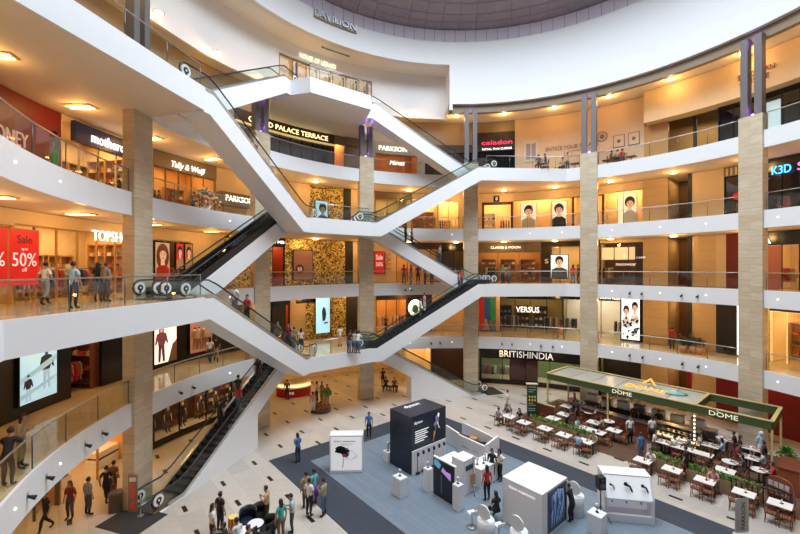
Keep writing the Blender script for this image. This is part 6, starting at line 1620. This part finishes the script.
for j in range(220):
    a, b_ = random.uniform(0, 6.3), random.uniform(-.6, 1.5); r = random.uniform(.2, .42); x_, y_, z_ = r * cos(a) * cos(b_), r * sin(a) * cos(b_), .95 + r * sin(b_) * 1.2
    m.face([m.P(x_, y_, z_), m.P(x_ + .08, y_ + .03, z_ + .03), m.P(x_ + .1 * cos(a), y_ + .1 * sin(a), z_ + .1), m.P(x_ - .03, y_ + .08, z_ + .04)])
m.build('foliage', LEAF, t)
p = gp(649, 466, 0); f = Flat(p.x, p.y, 0, 0)
t = thing('white_post_sign', 'narrow white upright panel on the terrace edge by the blue-shirted person', 'sign', f); MB(f).cbox(0, 0, 0, .22, .06, 1.35).build('panel', WHITE, t); MB(f).cbox(0, 0, 1.35, .26, .1, .05).build('cap', WOOD, t)
# ---------------------------------------------------------------- drum corner
for k, (x, y, lab) in enumerate(((248, 529, 'dark blue-grey tub chair behind the white tables, left one'), (259.5, 525, 'black tub chair behind the white tables, right one'), (268, 538, 'black tub chair right of the round white table'), (262, 548, 'black tub chair at the bottom edge'))):
    p = gp(x, y); f = Flat(p.x, p.y, 0, (.4, -.2, -1.2, 2.8)[k])
    t = thing('tub_chair', lab, 'chair', f)
    MB(f).lathe(0, 0, [(.30, .05), (.34, .4), (.30, .42)], 20).build('seat', BLACKM if k else NAVY, t); m = MB(f)
    n_ = 12; ri = []; 
    for j in range(n_ + 1):
        a = -.3 + (pi + .6) * j / n_; c_, s_ = cos(a), sin(a)
        ri.append([m.P(.31 * c_, .31 * s_, .4), m.P(.37 * c_, .37 * s_, .4), m.P(.38 * c_, .38 * s_, .78 + .1 * sin(pi * j / n_)), m.P(.32 * c_, .32 * s_, .78 + .1 * sin(pi * j / n_))])
    for A, B in zip(ri, ri[1:]):
        for q_ in range(4): m.face([A[q_], B[q_], B[(q_ + 1) % 4], A[(q_ + 1) % 4]], True)
    m.face(ri[0]); m.face(ri[-1]); m.build('backrest', BLACKM if k else NAVY, t)
    for j in range(4): MB(f).tube([(.2 * cos(j * 1.57 + .8), .2 * sin(j * 1.57 + .8), 0), (.2 * cos(j * 1.57 + .8), .2 * sin(j * 1.57 + .8), .06)], .02, 5).build('leg', STEEL, t)
for k, (x, y, lab) in enumerate(((255.5, 523.5, 'round white pedestal table among the tub chairs'), (242, 531, 'round white pedestal table at the bottom edge'))):
    p = gp(x, y, .7); f = Flat(p.x, p.y, 0, 0); t = thing('pedestal_table', lab, 'table', f)
    MB(f).lathe(0, 0, [(.33, .68), (.34, .70), (.32, .72)], 24).build('tabletop', GLOSSW, t); MB(f).tube([(0, 0, .02), (0, 0, .68)], .03, 8).build('pedestal', STEEL, t); MB(f).lathe(0, 0, [(.22, 0), (.2, .02), (.04, .03)], 18).build('foot', STEEL, t)
p = gp(233, 540, 0); f = Flat(p.x, p.y, 0, 0)
t = thing('drum', 'tall drum with a yellow skin and red-orange striped sides', 'drum', f)
DR = M('drum_red', (.5, .08, .02), .5); DO = M('drum_orange', (.8, .35, .08), .5); m = MB(f)
for j in range(16):
    a, b_ = 2 * pi * j / 16, 2 * pi * (j + 1) / 16; m.mat((DR, DO)[j % 2])
    for (r1, z1), (r2, z2) in zip([(.17, .25), (.2, .55)], [(.2, .55), (.19, .98)]): m.face([m.P(r1 * cos(a), r1 * sin(a), z1), m.P(r1 * cos(b_), r1 * sin(b_), z1), m.P(r2 * cos(b_), r2 * sin(b_), z2), m.P(r2 * cos(a), r2 * sin(a), z2)])
m.build('shell', None, t); MB(f).lathe(0, 0, [(.2, .97), (.2, 1.0), (.17, 1.01)], 20).build('skin', M('drum_skin', (.85, .65, .2), .6), t)
for j in range(3): MB(f).tube([(.16 * cos(j * 2.1), .16 * sin(j * 2.1), 0), (.15 * cos(j * 2.1), .15 * sin(j * 2.1), .26)], .02, 5).build('leg', WOOD, t)
for k, (x, y, tp) in enumerate(((238, 552, 'white'), (226, 556, 'black'), (222, 566, 'dgrey'), (213, 562, 'black'), (246, 560, 'black'))):
    person(gp(x, y), 1.0 + k, 'person in %s seated by the drum, %s from the right' % ({'dgrey': 'dark grey'}.get(tp, tp), ordn[k]), 'sit' if k % 2 else 'sitf', tp, 'dgrey')
    p = gp(x, y); f = Flat(p.x, p.y, 0, 0); t = thing('round_stool', 'round dark stool under the %s seated person by the drum' % ordn[k], 'stool', f); MB(f).lathe(0, 0, [(.18, .0), (.2, .2), (.18, .4)], 16).build('body', WOOD, t); MB(f).lathe(0, 0, [(.19, .401), (.17, .43)], 16).build('cushion', BLACKM, t)
# ---------------------------------------------------------------- entrance furniture on the ground floor
p = gp(116, 511); f = Flat(p.x, p.y, 0, .3)
t = thing('litter_bin', 'square brown litter bin at the foot of the left column', 'bin', f); MB(f).cbox(0, 0, 0, .48, .45, .85).build('body', M('bin_brown', (.10, .06, .035), .4), t, bevel=.02); MB(f).cbox(0, 0, .852, .52, .49, .08).build('lid', DSTEEL, t)
p = gp(133, 512); f = Flat(p.x, p.y, 0, .05)
t = thing('column_notice', 'narrow upright notice with red and white figures by the left column', 'notice', f); MB(f).cbox(0, 0, 0, .42, .06, 1.75).build('board', M('notice_brown', (.32, .2, .12), .5), t); m = MB(f)
for z in (.3, .8, 1.2): m.mat(REDP).slab(ell(0, z, .1, .14), -.035, -.04); 
m.mat(WHITE).box((-.15, -.04, 1.45), (.15, -.034, 1.65)); m.build('printed_figures', None, t)
p = gp(136, 518); f = Flat(*esc_pt('E7', -1.6)[0].to_tuple()[:2], 0, ESC['E7'][2])
t = MB(f).cbox(0, 0, 0, 1.7, 2.3, .015).build('entrance_mat', M('black_mat', (.03, .03, .03), .9)); tag(t, 'black floor mat at the foot of the left ground escalator', 'mat')
f = Flat(*esc_pt('E8', -1.6)[0].to_tuple()[:2], 0, ESC['E8'][2])
t = MB(f).cbox(0, 0, 0, 1.7, 2.2, .015).build('entrance_mat', M('black_mat_b', (.03, .03, .03), .9)); tag(t, 'black floor mat at the foot of the right ground escalator', 'mat')
p = gp(139, 513); f = Flat(p.x + .2, p.y - .2, 0, 0)
t = thing('barrier_post', 'slim steel barrier post on the mat by the left escalator', 'post', f); MB(f).tube([(0, 0, .03), (0, 0, 1.0)], .03, 8).build('pole', STEEL, t); MB(f).lathe(0, 0, [(.15, 0.016), (.12, .03)], 14).build('foot', STEEL, t)
# red kiosk
p = gp(290, 398); f = Flat(p.x, p.y + 1.2, 0, .15)
t = thing('kiosk', 'curved red and white kiosk under the left escalators', 'kiosk', f)
def arcbox(m, r0, r1, a0, a1, z0, z1, n=16):
    A = [(r0 * cos(a0 + (a1 - a0) * k / n), .75 * r0 * sin(a0 + (a1 - a0) * k / n)) for k in range(n + 1)]; B = [(r1 * cos(a0 + (a1 - a0) * k / n), .75 * r1 * sin(a0 + (a1 - a0) * k / n)) for k in range(n + 1)]
    m.prism(B + A[::-1], z0, z1); return m
arcbox(MB(f), 1.25, 1.55, pi, 2 * pi, 0, .75).build('red_counter', M('kiosk_red', (.42, .01, .02), .35), t); arcbox(MB(f), 1.2, 1.62, pi, 2 * pi, .75, .85).build('white_ledge', GLOSSW, t); arcbox(MB(f), 1.3, 1.5, pi, 2 * pi, .85, 1.15).build('lit_band', lit('kiosk_glow', (1, .75, .35), 1.2), t); arcbox(MB(f), 1.25, 1.6, pi, 2 * pi, 1.15, 1.2).build('top_ledge', GLOSSW, t)
m = MB(f); text(m, 'MOS', -.1, -1.18, .4, .5, .2, .02); m.build('lettering', WLET, t)
# round flower bed
p = gp(321, 411); f = Flat(p.x, p.y, 0, 0)
t = thing('flower_bed', 'round bed of red and pink flowers with a small tree on the concourse', 'flower bed', f)
MB(f).lathe(0, 0, [(.75, 0), (.8, .25), (.7, .27)], 24).build('round_base', WOOD, t); m = MB(f); random.seed(8)
fm_ = [M('flower_red', (.6, .03, .05), .5), M('flower_pink', (.7, .25, .3), .5), M('flower_green', (.06, .2, .03), .5), M('flower_yellow', (.8, .55, .1), .5)]
for j in range(170):
    a, r = random.uniform(0, 6.3), .72 * sqrt(random.random()); h_ = .32 + .5 * (1 - r) * random.random(); m.mat(fm_[random.choice([0, 0, 1, 2, 2, 3])]); m.ball(r * cos(a), r * sin(a), h_, .06, .06, .05, 6, 4)
m.build('flowers', None, t)
MB(f).tube([(.25, .1, .3), (.3, .1, 1.3)], .03, 6).build('trunk', WOOD, t); m = MB(f)
for j in range(160):
    a, b_ = random.uniform(0, 6.3), random.uniform(-1, 1.5); r = .42; x_, y_, z_ = .35 + r * cos(a) * cos(b_), .1 + r * sin(a) * cos(b_), 1.35 + .3 * sin(b_); m.face([m.P(x_, y_, z_), m.P(x_ + .1, y_ + .03, z_ + .03), m.P(x_ + .05, y_ + .1, z_ + .09), m.P(x_ - .05, y_ + .06, z_ + .05)])
m.build('leaves', LEAF, t)
# concourse bench group
for k, (x, y) in enumerate(((386, 391), (394, 391))):
    p = gp(x, y); f = Flat(p.x, p.y, 0, .2)
    t = thing('bench', ('black bench on the concourse, left one', 'black bench on the concourse, right one')[k], 'bench', f); MB(f).cbox(0, 0, .4, .75, .45, .08).build('seat', BLACKM, t)
    for sx in (-.3, .3): MB(f).cbox(sx, 0, 0, .05, .4, .4).build('leg', DSTEEL, t)
    person(f(0, -.02, -.05), .2 + pi * k, ('person in black seated on the left concourse bench', 'person in maroon seated on the right concourse bench')[k], 'sit', ('black', 'maroon')[k], 'black')
# first floor kiosk with dark counters, gold screen stand
p = gp(322, 334, 5); f = Flat(p.x, p.y, 5, .1)
t = thing('kiosk_counter', 'dark brown L-shaped kiosk counter before the lit billboard, first floor', 'counter', f); MB(f).cbox(0, 0, 0, 2.0, .5, .85).build('front_desk', DARKBR, t); MB(f).cbox(.85, .75, 0, .3, 1.0, .85).build('side_desk', DARKBR, t); MB(f).cbox(.6, .8, .852, .9, .3, .6).build('black_screen', BLACK, t)
p = gp(303, 336, 5); f = Flat(p.x, p.y, 5, 0)
t = thing('poster_stand', 'poster stand with a pink sheet on the first floor by the gold wall', 'poster stand', f); MB(f).cbox(0, 0, 0, .35, .3, .7).build('base', STEEL, t); MB(f).cbox(0, 0, .7, .5, .05, .8).build('pink_sheet', lit('pink_sheet', (.8, .3, .25), .3), t)
# lobby plants on first floor
for k, (x, y) in enumerate(((683, 353), (693, 354), (700, 355))):
    p = gp(x, y, 5); f = Flat(p.x, p.y, 5, 0)
    t = thing('terracotta_planter', 'terracotta pot with dark foliage by the first floor lobby, %s one' % ('left', 'middle', 'right')[k], 'plant', f); MB(f).lathe(0, 0, [(.18, 0), (.3, .55), (.25, .56)], 14).build('pot', M('terracotta', (.5, .2, .08), .6), t); m = MB(f); random.seed(k + 20)
    for j in range(150):
        a, b_ = random.uniform(0, 6.3), random.uniform(-.4, 1.5); r = random.uniform(.15, .4); x_, y_, z_ = r * cos(a) * cos(b_), r * sin(a) * cos(b_), .8 + r * sin(b_) * 1.1; m.face([m.P(x_, y_, z_), m.P(x_ + .09, y_ + .03, z_ + .03), m.P(x_ + .05, y_ + .08, z_ + .08), m.P(x_ - .03, y_ + .05, z_ + .04)])
    m.build('foliage', M('dark_leaf', (.03, .05, .02), .5), t)
# flower arrangement third floor left
p = gp(206, 216, 15); f = Flat(p.x, p.y, 15, 0)
t = thing('flower_arrangement', 'tall arrangement of cream and coral flowers on the third floor left', 'flowers', f); MB(f).lathe(0, 0, [(.3, .0), (.2, .4), (.35, .7)], 14).build('vase', WHITE, t); m = MB(f); random.seed(30)
fm2 = [M('flower_coral', (.75, .25, .15), .5), M('flower_cream', (.8, .7, .45), .5), M('leaf_dull', (.1, .18, .05), .5)]
for j in range(150):
    a, b_ = random.uniform(0, 6.3), random.uniform(-.2, 1.5); r = random.uniform(.4, 1.0); m.mat(fm2[j % 3]); m.ball(r * cos(a) * cos(b_), r * .6 * sin(a) * cos(b_), .8 + r * sin(b_) * 1.1, .09, .09, .08, 6, 4)
m.build('blooms', None, t)
# fourth floor lounge seats and dining tables
for k, px in enumerate((82, 96, 110)):
    t_ = th(px, 20.0); p = P(t_, 19.9, 20.0); f = Flat(p.x, p.y, 20, t_ + .5 * k)
    t = thing('lounge_chair', ('dark grey lounge chair', 'orange-brown lounge chair', 'black lounge chair')[k] + ' behind the top left railing', 'chair', f); c_ = (DSTEEL, OAK, BLACKM)[k]
    MB(f).cbox(0, 0, .12, .7, .7, .3).build('seat', c_, t, bevel=.03); MB(f).cbox(0, -.32, .42, .7, .12, .5).build('backrest', c_, t, bevel=.03)
    for sx in (-.3, .3): MB(f).cbox(sx, .2, 0, .05, .05, .12).build('leg', STEEL, t)
for k, px in enumerate((505, 517, 529, 545, 558, 575, 606, 616, 630)):
    t_ = th(px, 19.4); p = P(t_, 19.35 if k % 2 else 19.8, 20.0); f = Flat(p.x, p.y, 20, t_)
    t = thing('dining_table', 'small dark dining table behind the fourth floor railing, %s from the left' % ordn[k], 'table', f); MB(f).cbox(0, 0, .70, .7, .7, .04).build('tabletop', DARKBR if k != 4 else lit('yellow_top', (.8, .6, .1), .3), t); MB(f).tube([(0, 0, .02), (0, 0, .7)], .03, 6).build('pedestal', BLACKM, t)

for k, px in enumerate((541, 549, 566, 612, 620, 627)):
    px_ = px; q = gp(px, 178 if px < 590 else 168, 20); q = Vector((CX, CY, 0)) + (q - Vector((CX, CY, 20))).normalized() * (17.2 if px_ < 560 else 19.2)
    dup(chair0, Vector((q.x, q.y, 20.0)), (k if k < 3 else k + 1) * 1.1, 'brown dining chair behind the fourth floor railing, %s from the left' % ordn[k])
# labels: ordinals instead of bare numbers
import re
_o = ['first', 'second', 'third', 'fourth', 'fifth', 'sixth', 'seventh', 'eighth', 'ninth', 'tenth']
def _w(m_): return _o[int(m_.group(2)) - 1] + (m_.group(3) or ' from the left')
for o in bpy.data.objects:
    for key in ('label', 'group'):
        if key in o: o[key] = re.sub(r'(number|unit|bay|diner) (\d+)( from the left| from the near end)?', _w, o[key]).replace('dgrey', 'dark grey').replace('lblue', 'pale blue')
# ================================================================ LIGHT, CAMERA
w = bpy.data.worlds.new('world'); bpy.context.scene.world = w; w.use_nodes = True
w.node_tree.nodes['Background'].inputs[0].default_value = (.80, .86, 1, 1); w.node_tree.nodes['Background'].inputs[1].default_value = .12
def arealight(loc, target, sx, sy, e, col, shape='RECTANGLE'):
    la = bpy.data.lights.new('skylight', 'AREA'); la.shape = shape; la.size = sx; la.size_y = sy; la.energy = e; la.color = col
    lo = bpy.data.objects.new('skylight', la); COL.objects.link(lo); lo.location = loc; la.spread = radians(148)
    d = Vector(target) - Vector(loc); lo.rotation_euler = d.to_track_quat('-Z', 'Y').to_euler(); return lo
arealight((CX, CY, 36.8), (CX, CY, 0), 22, 22, 11700, (.80, .90, 1.0), 'DISK')
sc = bpy.context.scene
cam = bpy.data.cameras.new('camera'); cam.lens = 18; cam.sensor_width = 36; cam.clip_end = 300
co = bpy.data.objects.new('camera', cam); COL.objects.link(co); co.location = (0, 0, EYE); co.rotation_euler = (pi / 2, 0, 0); sc.camera = co
sc.view_settings.view_transform = 'Standard'; sc.view_settings.look = 'None'; sc.view_settings.exposure = 0.0; sc.view_settings.gamma = 1
sc.cycles.max_bounces = 8; sc.cycles.diffuse_bounces = 4; sc.cycles.glossy_bounces = 3; sc.cycles.transparent_max_bounces = 24; sc.cycles.transmission_bounces = 4
sc.cycles.sample_clamp_indirect = 6; sc.cycles.use_denoising = True
sc.cycles.caustics_reflective = False; sc.cycles.caustics_refractive = False
